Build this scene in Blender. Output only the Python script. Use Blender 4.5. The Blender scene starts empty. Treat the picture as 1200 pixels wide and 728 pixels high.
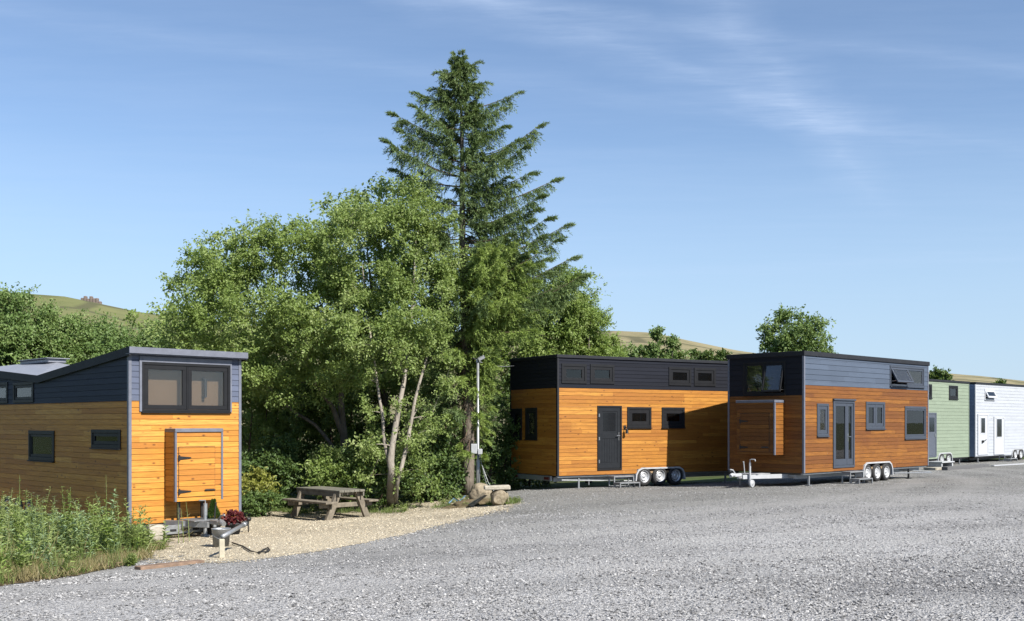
import bpy, math, random
import numpy as np
from mathutils import Vector, Matrix, noise as mnoise
random.seed(7); RNG = np.random.default_rng(7)
PI = math.pi
scene = bpy.context.scene
COL = scene.collection
CAM_H = 1.75
ALB = .65            # the photograph is exposed one stop bright; base colours below are scaled to suit
SUN_EL, SUN_AZ = math.radians(41.0), (0.725, -0.689)     # horizontal direction towards the sun

# ------------------------------------------------------------------ objects
def tag(o, label=None, cat=None, group=None, kind=None):
    if label: o['label'] = label
    if cat: o['category'] = cat
    if group: o['group'] = group
    if kind: o['kind'] = kind
    return o

def empty(name, loc, rz=0.0, label=None, cat=None, group=None):
    o = bpy.data.objects.new(name, None); COL.objects.link(o)
    o.location = loc; o.rotation_euler = (0, 0, rz); o.empty_display_size = 0.2
    return tag(o, label, cat, group)

def copy_tree(o, parent=None):
    c = o.copy(); COL.objects.link(c)
    if parent is not None: c.parent = parent
    for ch in list(o.children): copy_tree(ch, c)
    return c

class MB:
    """collects polygons; build() links them as one mesh object"""
    def __init__(s): s.v = []; s.f = []; s.r = []; s.uv = []; s.blocks = []
    def face(s, pts, rnd=0.5, uv=None):
        i = len(s.v); s.v.extend([tuple(p) for p in pts]); s.f.append(tuple(range(i, i+len(pts)))); s.r.append(rnd)
        s.uv.append(uv)
    def mesh(s, vs, fs, rnd=0.5):
        i = len(s.v); s.v.extend([tuple(p) for p in vs])
        for f in fs: s.f.append(tuple(i+k for k in f)); s.r.append(rnd); s.uv.append(None)
    def cut(s):
        s.marks = getattr(s, 'marks', [])+[(len(s.v), len(s.f))]; return s
    def build_each(s, name, mat, parent=None, smooth=False):
        """every piece between cut() calls becomes an object of its own"""
        out = []; mk = [(0, 0)]+getattr(s, 'marks', [])+[(len(s.v), len(s.f))]
        for (v0, f0), (v1, f1) in zip(mk[:-1], mk[1:]):
            if f1 == f0: continue
            q = MB(); q.v = s.v[v0:v1]; q.f = [tuple(i-v0 for i in f) for f in s.f[f0:f1]]; q.r = s.r[f0:f1]; q.uv = s.uv[f0:f1]
            out.append(q.build(name, mat, parent, smooth))
        return out
    def block(s, V, F, R, smooth=False):
        """numpy arrays: V (n,3), F (m,k) indices, R (m,)"""
        s.blocks.append((np.asarray(V, np.float32), np.asarray(F, np.int32), np.asarray(R, np.float32)))
    def box(s, x0, x1, y0, y1, z0, z1, b=0.004, M=None, rnd=0.5):
        if x0 > x1: x0, x1 = x1, x0
        if y0 > y1: y0, y1 = y1, y0
        if z0 > z1: z0, z1 = z1, z0
        b = min(b, (x1-x0)*.3, (y1-y0)*.3, (z1-z0)*.3)
        X, Y, Z = (x0, x1), (y0, y1), (z0, z1)
        vs = []; idx = {}
        for i in (0, 1):
            for j in (0, 1):
                for k in (0, 1):
                    for a in range(3):
                        p = [X[i], Y[j], Z[k]]
                        for q in range(3):
                            if q != a: p[q] += b*(1 if (i, j, k)[q] == 0 else -1)
                        idx[(i, j, k, a)] = len(vs); vs.append(p)
        fs = []
        for a in range(3):
            o1, o2 = [q for q in range(3) if q != a]
            for sd in (0, 1):
                ring = []
                for (m, n) in ((0, 0), (1, 0), (1, 1), (0, 1)):
                    c = [0, 0, 0]; c[a] = sd; c[o1] = m; c[o2] = n
                    ring.append(idx[(c[0], c[1], c[2], a)])
                flip = (sd == 0) ^ (a == 1)
                fs.append(ring[::-1] if flip else ring)
        for a in range(3):                      # edges along axis a
            o1, o2 = [q for q in range(3) if q != a]
            for m in (0, 1):
                for n in (0, 1):
                    c0 = [0, 0, 0]; c1 = [0, 0, 0]; c1[a] = 1
                    for c in (c0, c1): c[o1] = m; c[o2] = n
                    r = [idx[(*c0, o1)], idx[(*c1, o1)], idx[(*c1, o2)], idx[(*c0, o2)]]
                    fs.append(r)
        for i in (0, 1):
            for j in (0, 1):
                for k in (0, 1): fs.append([idx[(i, j, k, a)] for a in range(3)])
        if M is not None: vs = [M @ Vector(p) for p in vs]
        s.mesh(vs, fs, rnd); return s
    def tube(s, pts, rads, n=8, cap=True, rnd=0.5):
        pts = [Vector(p) for p in pts]
        if not hasattr(rads, '__len__'): rads = [rads]*len(pts)
        rings = []; ref = None
        for i, p in enumerate(pts):
            t = (pts[min(i+1, len(pts)-1)]-pts[max(i-1, 0)])
            if t.length < 1e-9: t = Vector((0, 0, 1))
            t.normalize()
            if ref is None: ref = Vector((1, 0, 0)) if abs(t.x) < .8 else Vector((0, 1, 0))
            u = ref - t*ref.dot(t)
            if u.length < 1e-6: u = Vector((0, 1, 0)) - t*t.y
            u.normalize(); w = t.cross(u); ref = u
            rings.append([p + (u*math.cos(2*PI*k/n)+w*math.sin(2*PI*k/n))*rads[i] for k in range(n)])
        vs = [q for r in rings for q in r]; fs = []
        for i in range(len(pts)-1):
            for k in range(n):
                fs.append((i*n+k, i*n+(k+1) % n, (i+1)*n+(k+1) % n, (i+1)*n+k))
        if cap:
            fs.append(tuple(range(n))[::-1]); fs.append(tuple((len(pts)-1)*n+k for k in range(n)))
        s.mesh(vs, fs, rnd); return s
    def lathe(s, prof, n=24, M=None, rnd=0.5):
        """prof: (radius, height) list turned round z"""
        vs = []; fs = []
        for (r, z) in prof:
            for k in range(n): vs.append(Vector((r*math.cos(2*PI*k/n), r*math.sin(2*PI*k/n), z)))
        for i in range(len(prof)-1):
            for k in range(n): fs.append((i*n+k, i*n+(k+1) % n, (i+1)*n+(k+1) % n, (i+1)*n+k))
        if M is not None: vs = [M @ p for p in vs]
        s.mesh(vs, fs, rnd); return s
    def prism(s, poly, axis, a0, a1, rnd=0.5):
        """poly in the other two axes, extruded along axis a0..a1"""
        def mk(p, a):
            q = list(p); q.insert(axis, a); return q
        n = len(poly)
        vs = [mk(p, a0) for p in poly]+[mk(p, a1) for p in poly]
        fs = [tuple(range(n))[::-1], tuple(range(n, 2*n))]
        for k in range(n): fs.append((k, (k+1) % n, n+(k+1) % n, n+k))
        s.mesh(vs, fs, rnd); return s
    def build(s, name, mat, parent=None, smooth=False, uvs=False, recalc=True):
        me = bpy.data.meshes.new(name)
        V = [np.array(s.v, np.float32).reshape(-1, 3)] if s.v else []
        loops = []; starts = []; R = []; tot = 0; base = 0
        if s.f:
            for f in s.f:
                starts.append(tot); tot += len(f)
            loops.append(np.concatenate([np.array(f, np.int32) for f in s.f])); R.append(np.array(s.r, np.float32))
            starts = [np.array(starts, np.int32)]
            base = len(s.v)
        else: starts = []
        for (bv, bf, br) in s.blocks:
            V.append(bv); loops.append((bf+base).reshape(-1)); k = bf.shape[1]
            starts.append(np.arange(bf.shape[0], dtype=np.int32)*k+tot); tot += bf.size
            R.append(br); base += len(bv)
        V = np.concatenate(V); loops = np.concatenate(loops); starts = np.concatenate(starts); R = np.concatenate(R)
        me.vertices.add(len(V)); me.vertices.foreach_set('co', V.reshape(-1))
        me.loops.add(len(loops)); me.loops.foreach_set('vertex_index', loops)
        me.polygons.add(len(starts)); me.polygons.foreach_set('loop_start', starts)
        me.update(calc_edges=True)
        a = me.attributes.new('rnd', 'FLOAT', 'FACE'); a.data.foreach_set('value', R)
        if uvs:
            l = me.uv_layers.new(name='uv'); arr = []
            for f, u in zip(s.f, s.uv):
                arr.extend(u if u is not None else [(0, 0)]*len(f))
            l.data.foreach_set('uv', np.array(arr, np.float32).reshape(-1))
        me.validate()
        if recalc and s.f and not s.blocks:
            import bmesh
            bm = bmesh.new(); bm.from_mesh(me)
            bmesh.ops.recalc_face_normals(bm, faces=bm.faces); bm.to_mesh(me); bm.free()
        me.polygons.foreach_set('use_smooth', [smooth]*len(me.polygons))
        if mat: me.materials.append(mat)
        o = bpy.data.objects.new(name, me); COL.objects.link(o)
        if parent is not None: o.parent = parent
        return o

# ------------------------------------------------------------------ materials
class NT:
    def __init__(s, name):
        s.m = bpy.data.materials.new(name); s.m.use_nodes = True
        s.t = s.m.node_tree; s.t.nodes.clear(); s.out = s.n('ShaderNodeOutputMaterial')
    def n(s, ty, **kw):
        nd = s.t.nodes.new(ty)
        for k, v in kw.items():
            if k in nd.inputs.keys() if hasattr(nd.inputs, 'keys') else False: nd.inputs[k].default_value = v
            else: setattr(nd, k, v)
        return nd
    def l(s, a, b): s.t.links.new(a, b)
    def mix(s, a, b, fac, mode='MIX'):
        m = s.n('ShaderNodeMix', data_type='RGBA', blend_type=mode)
        for sock, v in ((m.inputs[0], fac), (m.inputs[6], a), (m.inputs[7], b)):
            if hasattr(v, 'is_output'): s.l(v, sock)
            elif isinstance(v, (tuple, list)): sock.default_value = (*v[:3], 1)
            else: sock.default_value = v
        return m.outputs[2]
    def math(s, op, a, b=0.0, clamp=False):
        m = s.n('ShaderNodeMath', operation=op, use_clamp=clamp)
        for sock, v in ((m.inputs[0], a), (m.inputs[1], b)):
            if hasattr(v, 'is_output'): s.l(v, sock)
            else: sock.default_value = v
        return m.outputs[0]
    def ramp(s, fac, stops, interp='LINEAR'):
        r = s.n('ShaderNodeValToRGB'); r.color_ramp.interpolation = interp
        el = r.color_ramp.elements
        while len(el) < len(stops): el.new(0.5)
        for e, (p, c) in zip(el, stops):
            e.position = p; e.color = (*c[:3], 1) if hasattr(c, '__len__') else (c, c, c, 1)
        s.l(fac, r.inputs[0]); return r.outputs[0]
    def noise(s, vec, scale, detail=4, rough=.55, dim='3D'):
        nd = s.n('ShaderNodeTexNoise'); nd.inputs['Scale'].default_value = scale
        nd.inputs['Detail'].default_value = detail; nd.inputs['Roughness'].default_value = rough
        if vec is not None: s.l(vec, nd.inputs['Vector'])
        return nd.outputs['Fac']
    def mapping(s, vec, scale=(1, 1, 1), loc=(0, 0, 0), rot=(0, 0, 0)):
        m = s.n('ShaderNodeMapping'); m.inputs['Scale'].default_value = scale
        m.inputs['Location'].default_value = loc; m.inputs['Rotation'].default_value = rot
        s.l(vec, m.inputs['Vector']); return m.outputs[0]
    def obj(s): return s.n('ShaderNodeTexCoord').outputs['Object']
    def pos(s): return s.n('ShaderNodeNewGeometry').outputs['Position']
    def rnd(s):
        a = s.n('ShaderNodeAttribute'); a.attribute_name = 'rnd'; return a.outputs['Fac']
    def bump(s, h, strength=.3, dist=.01):
        b = s.n('ShaderNodeBump'); b.inputs['Strength'].default_value = strength; b.inputs['Distance'].default_value = dist
        s.l(h, b.inputs['Height']); return b.outputs[0]
    def dim(s, c): return s.mix(c, (ALB, ALB, ALB), 1.0, 'MULTIPLY') if hasattr(c, 'is_output') else tuple(x*ALB for x in c[:3])
    def bsdf(s, color, rough=.6, metal=0.0, normal=None, spec=.5, out=True):
        color = s.dim(color)
        p = s.n('ShaderNodeBsdfPrincipled')
        for sock, v in (('Base Color', color), ('Roughness', rough), ('Metallic', metal), ('Specular IOR Level', spec)):
            i = p.inputs[sock]
            if hasattr(v, 'is_output'): s.l(v, i)
            elif isinstance(v, (tuple, list)): i.default_value = (*v[:3], 1)
            else: i.default_value = v
        if normal is not None: s.l(normal, p.inputs['Normal'])
        if out: s.l(p.outputs[0], s.out.inputs['Surface'])
        return p.outputs[0]

def wood_clad(name, cols, knots=.8, weather=(.2, .15, .1), wamt=.25, rough=.6):
    t = NT(name)
    uvn = t.n('ShaderNodeUVMap'); uvn.uv_map = 'uv'
    r = t.rnd()
    off = t.n('ShaderNodeCombineXYZ'); t.l(t.math('MULTIPLY', r, 37.0), off.inputs[0]); t.l(t.math('MULTIPLY', r, 91.0), off.inputs[2])
    add = t.n('ShaderNodeVectorMath', operation='ADD'); t.l(uvn.outputs[0], add.inputs[0]); t.l(off.outputs[0], add.inputs[1])
    grain = t.noise(t.mapping(add.outputs[0], (1.6, 38, 1)), 1.5, 5, .6)
    fine = t.noise(t.mapping(add.outputs[0], (6, 160, 1)), 2, 3, .6)
    base = t.ramp(r, [(0, cols[0]), (.35, cols[1]), (.7, cols[2]), (1, cols[3])])
    base = t.mix(base, tuple(c*.62 for c in cols[0]), t.math('MULTIPLY', t.ramp(grain, [(.40, 0), (.66, 1)]), .68))
    base = t.mix(base, tuple(min(1, c*1.25) for c in cols[3]), t.math('MULTIPLY', t.ramp(fine, [(.5, 0), (.75, 1)]), .25))
    vo = t.n('ShaderNodeTexVoronoi'); vo.inputs['Scale'].default_value = 1.0
    t.l(t.mapping(add.outputs[0], (4.6, 8.5, 1)), vo.inputs['Vector'])
    sc_ = t.n('ShaderNodeSeparateColor'); t.l(vo.outputs['Color'], sc_.inputs[0])
    kn = t.math('MULTIPLY', t.ramp(vo.outputs['Distance'], [(.07, 1), (.15, .5), (.24, 0)]), t.ramp(sc_.outputs[0], [(.58, 0), (.62, 1)]))
    base = t.mix(base, (.10, .035, .008), t.math('MULTIPLY', kn, knots))
    big = t.noise(t.mapping(uvn.outputs[0], (.5, .9, 1)), 1.3, 4, .6)
    base = t.mix(base, weather, t.math('MULTIPLY', t.ramp(big, [(.45, 0), (.75, 1)]), wamt))
    t.bsdf(base, rough, 0, t.bump(grain, .25, .004), .35)
    return t.m

def paint_clad(name, col, var=.12, rough=.6):
    t = NT(name)
    uvn = t.n('ShaderNodeUVMap'); uvn.uv_map = 'uv'
    r = t.rnd()
    base = t.mix(tuple(c*(1-var) for c in col), tuple(min(1, c*(1+var)) for c in col), r)
    big = t.noise(t.mapping(uvn.outputs[0], (.7, 2.2, 1)), 2.2, 5, .6)
    base = t.mix(base, tuple(c*.72 for c in col), t.math('MULTIPLY', t.ramp(big, [(.48, 0), (.75, 1)]), .4))
    g = t.noise(t.mapping(uvn.outputs[0], (3, 70, 1)), 2, 3, .6)
    t.bsdf(base, rough+.1, 0, t.bump(g, .18, .003), .15)
    return t.m

def plain(name, col, rough=.5, metal=0.0, var=.15, scale=6, bump=.08, spec=.5):
    t = NT(name); p = t.obj()
    nz = t.noise(p, scale, 5, .6)
    base = t.mix(tuple(c*(1-var) for c in col), tuple(min(1, c*(1+var)) for c in col), t.ramp(nz, [(.3, 0), (.7, 1)]))
    rr = t.math('ADD', t.math('MULTIPLY', nz, .2), rough-.1)
    t.bsdf(base, rr, metal, t.bump(t.noise(p, scale*7, 3), bump, .004), spec)
    return t.m

def glass(name, tint=(.97, .98, .98), rough=.01, dirt=.02):
    t = NT(name)
    fr = t.n('ShaderNodeFresnel'); fr.inputs['IOR'].default_value = 1.5
    tr = t.n('ShaderNodeBsdfTransparent'); tr.inputs[0].default_value = (*tint, 1)
    gl = t.n('ShaderNodeBsdfGlossy'); gl.inputs['Roughness'].default_value = rough; gl.inputs[0].default_value = (1, 1, 1, 1)
    nz = t.noise(t.obj(), 2.0, 2); t.l(t.bump(nz, .02, .02), gl.inputs['Normal'])
    m = t.n('ShaderNodeMixShader'); t.l(fr.outputs[0], m.inputs[0]); t.l(tr.outputs[0], m.inputs[1]); t.l(gl.outputs[0], m.inputs[2])
    df = t.n('ShaderNodeBsdfDiffuse'); df.inputs[0].default_value = (.3, .3, .29, 1)
    m2 = t.n('ShaderNodeMixShader'); m2.inputs[0].default_value = dirt
    t.l(m.outputs[0], m2.inputs[1]); t.l(df.outputs[0], m2.inputs[2])
    t.l(m2.outputs[0], t.out.inputs['Surface']); return t.m

def leafmat(name, c0, c1, c2, trans=.48, rough=.5, tcol=None):
    t = NT(name); r = t.rnd()
    pn = t.noise(t.pos(), .55, 3, .6)
    f = t.math('ADD', t.math('MULTIPLY', r, .7), t.math('MULTIPLY', t.ramp(pn, [(.3, 0), (.7, 1)]), .3))
    col = t.ramp(f, [(0, c0), (.5, c1), (1, c2)])
    pr = t.bsdf(col, rough, 0, None, .35, out=False)
    tl = t.n('ShaderNodeBsdfTranslucent')
    t.l(t.dim(t.mix(col, tcol or (.38, .48, .06), .45)), tl.inputs[0])
    m = t.n('ShaderNodeMixShader'); m.inputs[0].default_value = trans
    t.l(pr, m.inputs[1]); t.l(tl.outputs[0], m.inputs[2]); t.l(m.outputs[0], t.out.inputs['Surface'])
    return t.m

def barkmat(name, c0, c1, sc=(9, 9, 2.2)):
    t = NT(name); p = t.obj()
    nz = t.noise(t.mapping(p, sc), 2.5, 6, .65)
    n2 = t.noise(p, 1.6, 4)
    base = t.mix(t.ramp(nz, [(.3, c0), (.7, c1)]), tuple(c*.6 for c in c0), t.math('MULTIPLY', t.ramp(n2, [(.45, 0), (.7, 1)]), .6))
    t.bsdf(base, .85, 0, t.bump(nz, .7, .02), .2); return t.m

def stonemat(name, c0, c1, c2, sc=14):
    t = NT(name); p = t.obj()
    a = t.noise(p, sc, 6, .65); b = t.noise(p, sc*.25, 4)
    base = t.mix(t.ramp(a, [(.3, c0), (.5, c1), (.72, c2)]), (.09, .1, .05), t.math('MULTIPLY', t.ramp(b, [(.5, 0), (.7, 1)]), .5))
    t.bsdf(base, .85, 0, t.bump(a, .8, .02), .25); return t.m

def stones_mat(name, stops, sat=1):
    t = NT(name); r = t.rnd()
    nz = t.noise(t.pos(), 60, 3)
    col = t.ramp(r, stops)
    col = t.mix(col, (.08, .075, .07), t.math('MULTIPLY', t.ramp(nz, [(.5, 0), (.8, 1)]), .35))
    t.bsdf(col, .8, 0, None, .25); return t.m

def gravel(name, stops, patch, patch_amt, vscale=46):
    t = NT(name); p = t.pos()
    wob = t.n('ShaderNodeVectorMath', operation='ADD')
    v1 = t.n('ShaderNodeTexVoronoi'); v1.inputs['Scale'].default_value = vscale; t.l(p, v1.inputs['Vector'])
    v2 = t.n('ShaderNodeTexVoronoi'); v2.inputs['Scale'].default_value = vscale*.45; t.l(p, v2.inputs['Vector'])
    s1 = t.n('ShaderNodeSeparateColor'); t.l(v1.outputs['Color'], s1.inputs[0])
    s2 = t.n('ShaderNodeSeparateColor'); t.l(v2.outputs['Color'], s2.inputs[0])
    c1 = t.ramp(s1.outputs[0], stops); c2 = t.ramp(s2.outputs[1], stops)
    big = t.noise(p, .9, 5, .65); sm = t.noise(p, 5.5, 5, .7); huge = t.noise(t.mapping(p, (.35, .8, 1)), .45, 4, .6)
    col = t.mix(c1, c2, t.math('MULTIPLY', t.ramp(sm, [(.45, 0), (.6, 1)]), .6))
    dust = t.mix(col, patch, t.math('MULTIPLY', t.ramp(big, [(.38, 0), (.66, 1)]), patch_amt))
    dk = t.ramp(huge, [(.30, .74), (.5, 1.0), (.7, 1.12)])
    col = t.mix(dust, dk, 1.0, 'MULTIPLY')
    cre = t.ramp(v1.outputs['Distance'], [(.3, 1.0), (.7, .5)])
    col = t.mix(col, cre, .7, 'MULTIPLY')
    if name.startswith('grey'):
        sp_ = t.n('ShaderNodeSeparateXYZ'); t.l(p, sp_.inputs[0])
        far = t.math('ADD', t.math('ADD', sp_.outputs[1], t.math('MULTIPLY', sp_.outputs[0], -.55)), t.math('MULTIPLY', big, 5.0))
        col = t.mix(col, (.66, .66, .63), t.ramp(t.math('MULTIPLY', far, .025), [(.44, 0), (.62, 1)]), 'MULTIPLY')      # finer, dirtier stone by the trailers
        for (c0, c1, rad) in LANES:                          # compacted wheel lanes
            dv = t.n('ShaderNodeVectorMath', operation='DISTANCE'); t.l(t.mapping(p, (1, 1, 0)), dv.inputs[0]); dv.inputs[1].default_value = (c0, c1, 0)
            ln = t.math('ABSOLUTE', t.math('SUBTRACT', t.math('ADD', dv.outputs[1], t.math('MULTIPLY', t.math('SUBTRACT', big, .5), .7)), rad))
            f = t.math('MULTIPLY', t.ramp(ln, [(.12, 1), (.55, 0)]), t.ramp(sm, [(.3, .35), (.6, .85)]))
            col = t.mix(col, (.50, .495, .485), t.math('MULTIPLY', f, .40))
        dd = t.n('ShaderNodeVectorMath', operation='DISTANCE'); t.l(t.mapping(p, (.42, 1, 0)), dd.inputs[0]); dd.inputs[1].default_value = (5.0*.42, 11.6, 0)
        wet = t.math('ADD', t.math('MULTIPLY', dd.outputs[1], .55), t.math('MULTIPLY', t.math('SUBTRACT', big, .5), 1.6))
        col = t.mix(col, (.50, .50, .51), t.math('MULTIPLY', t.ramp(wet, [(.25, 1), (.62, 0)]), t.ramp(sm, [(.35, .3), (.6, 1)])), 'MULTIPLY')   # damp patch
    h = t.math('ADD', t.math('MULTIPLY', v1.outputs['Distance'], -1.0), t.math('MULTIPLY', v2.outputs['Distance'], -1.2))
    h = t.math('ADD', h, t.math('MULTIPLY', sm, 1.2))
    t.bsdf(col, .9, 0, t.bump(h, .9, .025), .2)
    return t.m

LANES = ((-10, 40, 27.2), (-10, 40, 29.0), (40, 5, 31.0), (40, 5, 32.8), (-10, 40, 23.4), (-10, 40, 25.1))
M = {}
M['wood_a'] = wood_clad('larch cladding bright', [(.55, .215, .030), (.68, .295, .040), (.76, .345, .052), (.86, .43, .085)], .85, (.46, .17, .028), .42)
M['wood_b'] = wood_clad('larch cladding amber', [(.41, .155, .020), (.50, .205, .026), (.57, .245, .034), (.66, .31, .050)], .85, (.36, .125, .02), .42)
M['wood_c'] = wood_clad('larch cladding brown', [(.19, .066, .010), (.26, .094, .013), (.31, .118, .016), (.39, .158, .023)], .35, (.15, .045, .012), .5)
M['dark_a'] = paint_clad('slate cladding', (.135, .160, .235)); M['dark_b'] = paint_clad('charcoal cladding', (.014, .0165, .026))
M['dark_c'] = paint_clad('slate blue cladding', (.100, .130, .185)); M['dark_end'] = paint_clad('black cladding', (.020, .022, .030))
M['green'] = paint_clad('sage cladding', (.285, .35, .265), .05, .5); M['white'] = paint_clad('white cladding', (.52, .555, .61), .03, .5)
M['white_shade'] = paint_clad('shaded white cladding', (.30, .38, .52), .06)  # bluish tint stands in for shade on the white house's end wall
M['trim'] = plain('anthracite trim', (.026, .028, .034), .6, spec=.2); M['trim_grey'] = plain('grey trim', (.17, .185, .235), .5)
M['frame'] = plain('window frame anthracite', (.016, .017, .020), .5, 0, .08, spec=.22); M['frame_c'] = plain('window frame slate', (.066, .080, .108), .5, 0, .08, spec=.25)
M['frame_white'] = plain('white frame', (.60, .63, .68), .4, 0, .05)
M['glass'] = glass('window glass'); M['glass_dark'] = glass('tinted glass', (.34, .38, .40), dirt=.012)
M['blind'] = plain('beige blind', (.19, .115, .06), .8, 0, .04); M['curtain'] = plain('white curtain', (1.25, 1.27, 1.3), .9, 0, .06)
M['floor'] = plain('plywood', (.32, .22, .12), .7); M['roof'] = plain('roof membrane', (.055, .058, .066), .55)
M['roof_grey'] = plain('roof sheet', (.29, .31, .36), .5, 0, .08)
M['galv'] = plain('galvanised steel', (.40, .42, .44), .45, .55, .14, 12); M['steel_dark'] = plain('dark steel', (.045, .045, .048), .5, .3)
M['white_steel'] = plain('white powder coat', (.52, .54, .57), .4, 0, .1); M['rim'] = plain('silver rim', (.62, .64, .67), .4, .4, .1)
M['rubber'] = plain('tyre rubber', (.022, .022, .024), .8, 0, .3); M['black'] = plain('black iron', (.018, .018, .02), .45)
M['chrome'] = plain('polished handle', (.75, .76, .78), .2, .9, .05)
M['timber'] = NT('weathered timber').m if False else plain('weathered timber', (.215, .185, .14), .85, 0, .35, 9, .5)
M['timber_top'] = plain('weathered table top', (.19, .18, .145), .85, 0, .35, 7, .5)
M['timber_red'] = plain('reddish plank', (.27, .18, .125), .85, 0, .35, 8, .4)
M['leaf_birch'] = leafmat('birch leaves', (.18, .265, .066), (.34, .47, .135), (.60, .69, .31))
M['leaf_alder'] = leafmat('alder leaves', (.175, .265, .060), (.33, .46, .125), (.58, .68, .29))
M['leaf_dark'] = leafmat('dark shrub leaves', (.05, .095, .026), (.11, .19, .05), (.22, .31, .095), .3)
M['leaf_hedge'] = leafmat('sycamore leaves', (.09, .165, .042), (.175, .28, .078), (.34, .44, .16), .3)
M['leaf_light'] = leafmat('yellow green leaves', (.18, .29, .06), (.31, .44, .11), (.48, .58, .21), .4)
M['leaf_yellow'] = leafmat('yellow shrub leaves', (.20, .23, .04), (.34, .36, .07), (.48, .47, .14), .35)
M['leaf_red'] = leafmat('red flower leaves', (.07, .012, .015), (.16, .025, .03), (.28, .06, .06), .25, tcol=(.3, .02, .02))
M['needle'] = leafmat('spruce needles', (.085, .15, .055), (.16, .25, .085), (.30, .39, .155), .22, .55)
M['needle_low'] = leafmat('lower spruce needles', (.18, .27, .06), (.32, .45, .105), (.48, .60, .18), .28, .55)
M['weed'] = leafmat('weed leaves', (.19, .265, .08), (.36, .46, .155), (.58, .64, .31), .35)
M['weed_blue'] = leafmat('bluish weed leaves', (.17, .27, .14), (.32, .45, .24), (.52, .62, .39), .3)
M['straw'] = leafmat('dry grass', (.22, .19, .08), (.36, .31, .15), (.50, .44, .24), .3, tcol=(.5, .4, .15))
M['grassm'] = leafmat('grass blades', (.10, .16, .04), (.18, .26, .07), (.33, .37, .13), .35)
M['bark'] = barkmat('alder bark', (.10, .085, .07), (.24, .21, .175)); M['bark_pale'] = barkmat('pale birch bark', (.24, .21, .175), (.48, .44, .38))
M['bark_spruce'] = barkmat('spruce bark', (.13, .105, .085), (.30, .26, .215)); M['twig'] = barkmat('twig bark', (.10, .07, .05), (.2, .15, .11))
M['rock'] = stonemat('sandstone', (.20, .165, .115), (.34, .285, .20), (.46, .40, .30)); M['rock_pale'] = stonemat('pale stone', (.40, .36, .29), (.52, .48, .40), (.62, .58, .5))
M['hillstone'] = stonemat('hill stone', (.16, .13, .12), (.24, .19, .17), (.3, .25, .22), 2)
GS = [(0, (.10, .10, .102)), (.18, (.35, .35, .355)), (.5, (.61, .61, .614)), (.8, (.74, .74, .744)), (1, (.86, .86, .864))]
M['gravel'] = gravel('grey limestone gravel', GS, (.57, .565, .555), .35)
BS = [(0, (.36, .29, .19)), (.25, (.64, .55, .40)), (.6, (.77, .68, .51)), (.9, (.87, .79, .62)), (1, (.92, .86, .73))]
M['beige'] = gravel('beige gravel', BS, (.78, .685, .50), .6, 42)
M['stone_grey'] = stones_mat('loose grey stones', [(0, (.05, .05, .052)), (.25, (.22, .22, .224)), (.6, (.42, .42, .424)), (.9, (.57, .57, .574)), (1, (.72, .72, .72))]); M['stone_beige'] = stones_mat('loose beige stones', [(p_, tuple(c*.82 for c in k_)) for p_, k_ in BS])

# ------------------------------------------------------------------ ground height
CP = np.array([(8, 29.5, -.015), (4.6, 31.6, -.178), (1.33, 30.6, -.173), (-4, 26, -.65), (-7.6, 21, -.60), (-1, 24.5, -.32), (-7, 13.7, -.36), (0, 9.5, 0), (5, 12, 0), (21, 48, -.10),
      (-3, 17, -.34), (0, 20, -.13), (10, 20, 0), (15, 36, -.05), (-15, 30, -.72), (-8, 30, -.70), (-20, 20, -.65), (32, 30, 0), (0, 2, 0), (30, 60, -.15), (-1, 31, -.33), (-15, 50, -.8), (5, 50, -.5),
      (-10, 8, -.25), (20, 5, 0), (12, 33, -.05), (7.1, 34.2, -.17), (-3.2, 28, -.66), (-13, 12, -.5), (45, 45, -.1), (-5, 38, -.7)])
def _phi(r2): return np.where(r2 > 1e-9, r2*np.log(r2+1e-12), 0)
_P = CP[:, :2]; _n = len(CP)
_A = np.zeros((_n+3, _n+3)); _d = ((_P[:, None]-_P[None])**2).sum(-1)
_A[:_n, :_n] = _phi(_d)+np.eye(_n)*2.0; _A[:_n, _n] = 1; _A[:_n, _n+1:] = _P; _A[_n:, :_n] = _A[:_n, _n:].T
_w = np.linalg.solve(_A, np.concatenate([CP[:, 2], np.zeros(3)]))
def gz(x, y):
    x = np.clip(np.asarray(x, float), -24, 48); y = np.clip(np.asarray(y, float), 1, 62)
    q = np.stack([x, y], -1); d = ((q[..., None, :]-_P)**2).sum(-1)
    return np.clip(_phi(d) @ _w[:_n] + _w[_n] + q @ _w[_n+1:], -1.0, .06)
def g1(x, y): return float(gz(x, y))
def px(x, y, Y): return ((x-600)/1250*Y, Y, CAM_H+(495-y)/1250*Y)     # a point seen at (x, y) of the photo at distance Y
def pxg(x, y):
    """point of the ground seen at (x, y)"""
    Y = 20.0
    for _ in range(40):
        X = (x-600)/1250*Y; Y = .5*Y+.5*(CAM_H-g1(X, Y))*1250/(y-495)
    return ((x-600)/1250*Y, Y, g1((x-600)/1250*Y, Y))
def inpoly(x, y, poly):
    x = np.asarray(x); y = np.asarray(y); c = np.zeros(x.shape, bool); n = len(poly); j = n-1
    for i in range(n):
        xi, yi = poly[i][:2]; xj, yj = poly[j][:2]
        c ^= ((yi > y) != (yj > y)) & (x < (xj-xi)*(y-yi)/(yj-yi+1e-12)+xi); j = i
    return c
def vnoise(x, y, s, seed=0.0):
    return np.array([mnoise.noise(Vector((a*s, b*s, seed))) for a, b in zip(np.ravel(x), np.ravel(y))]).reshape(np.shape(x))
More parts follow.
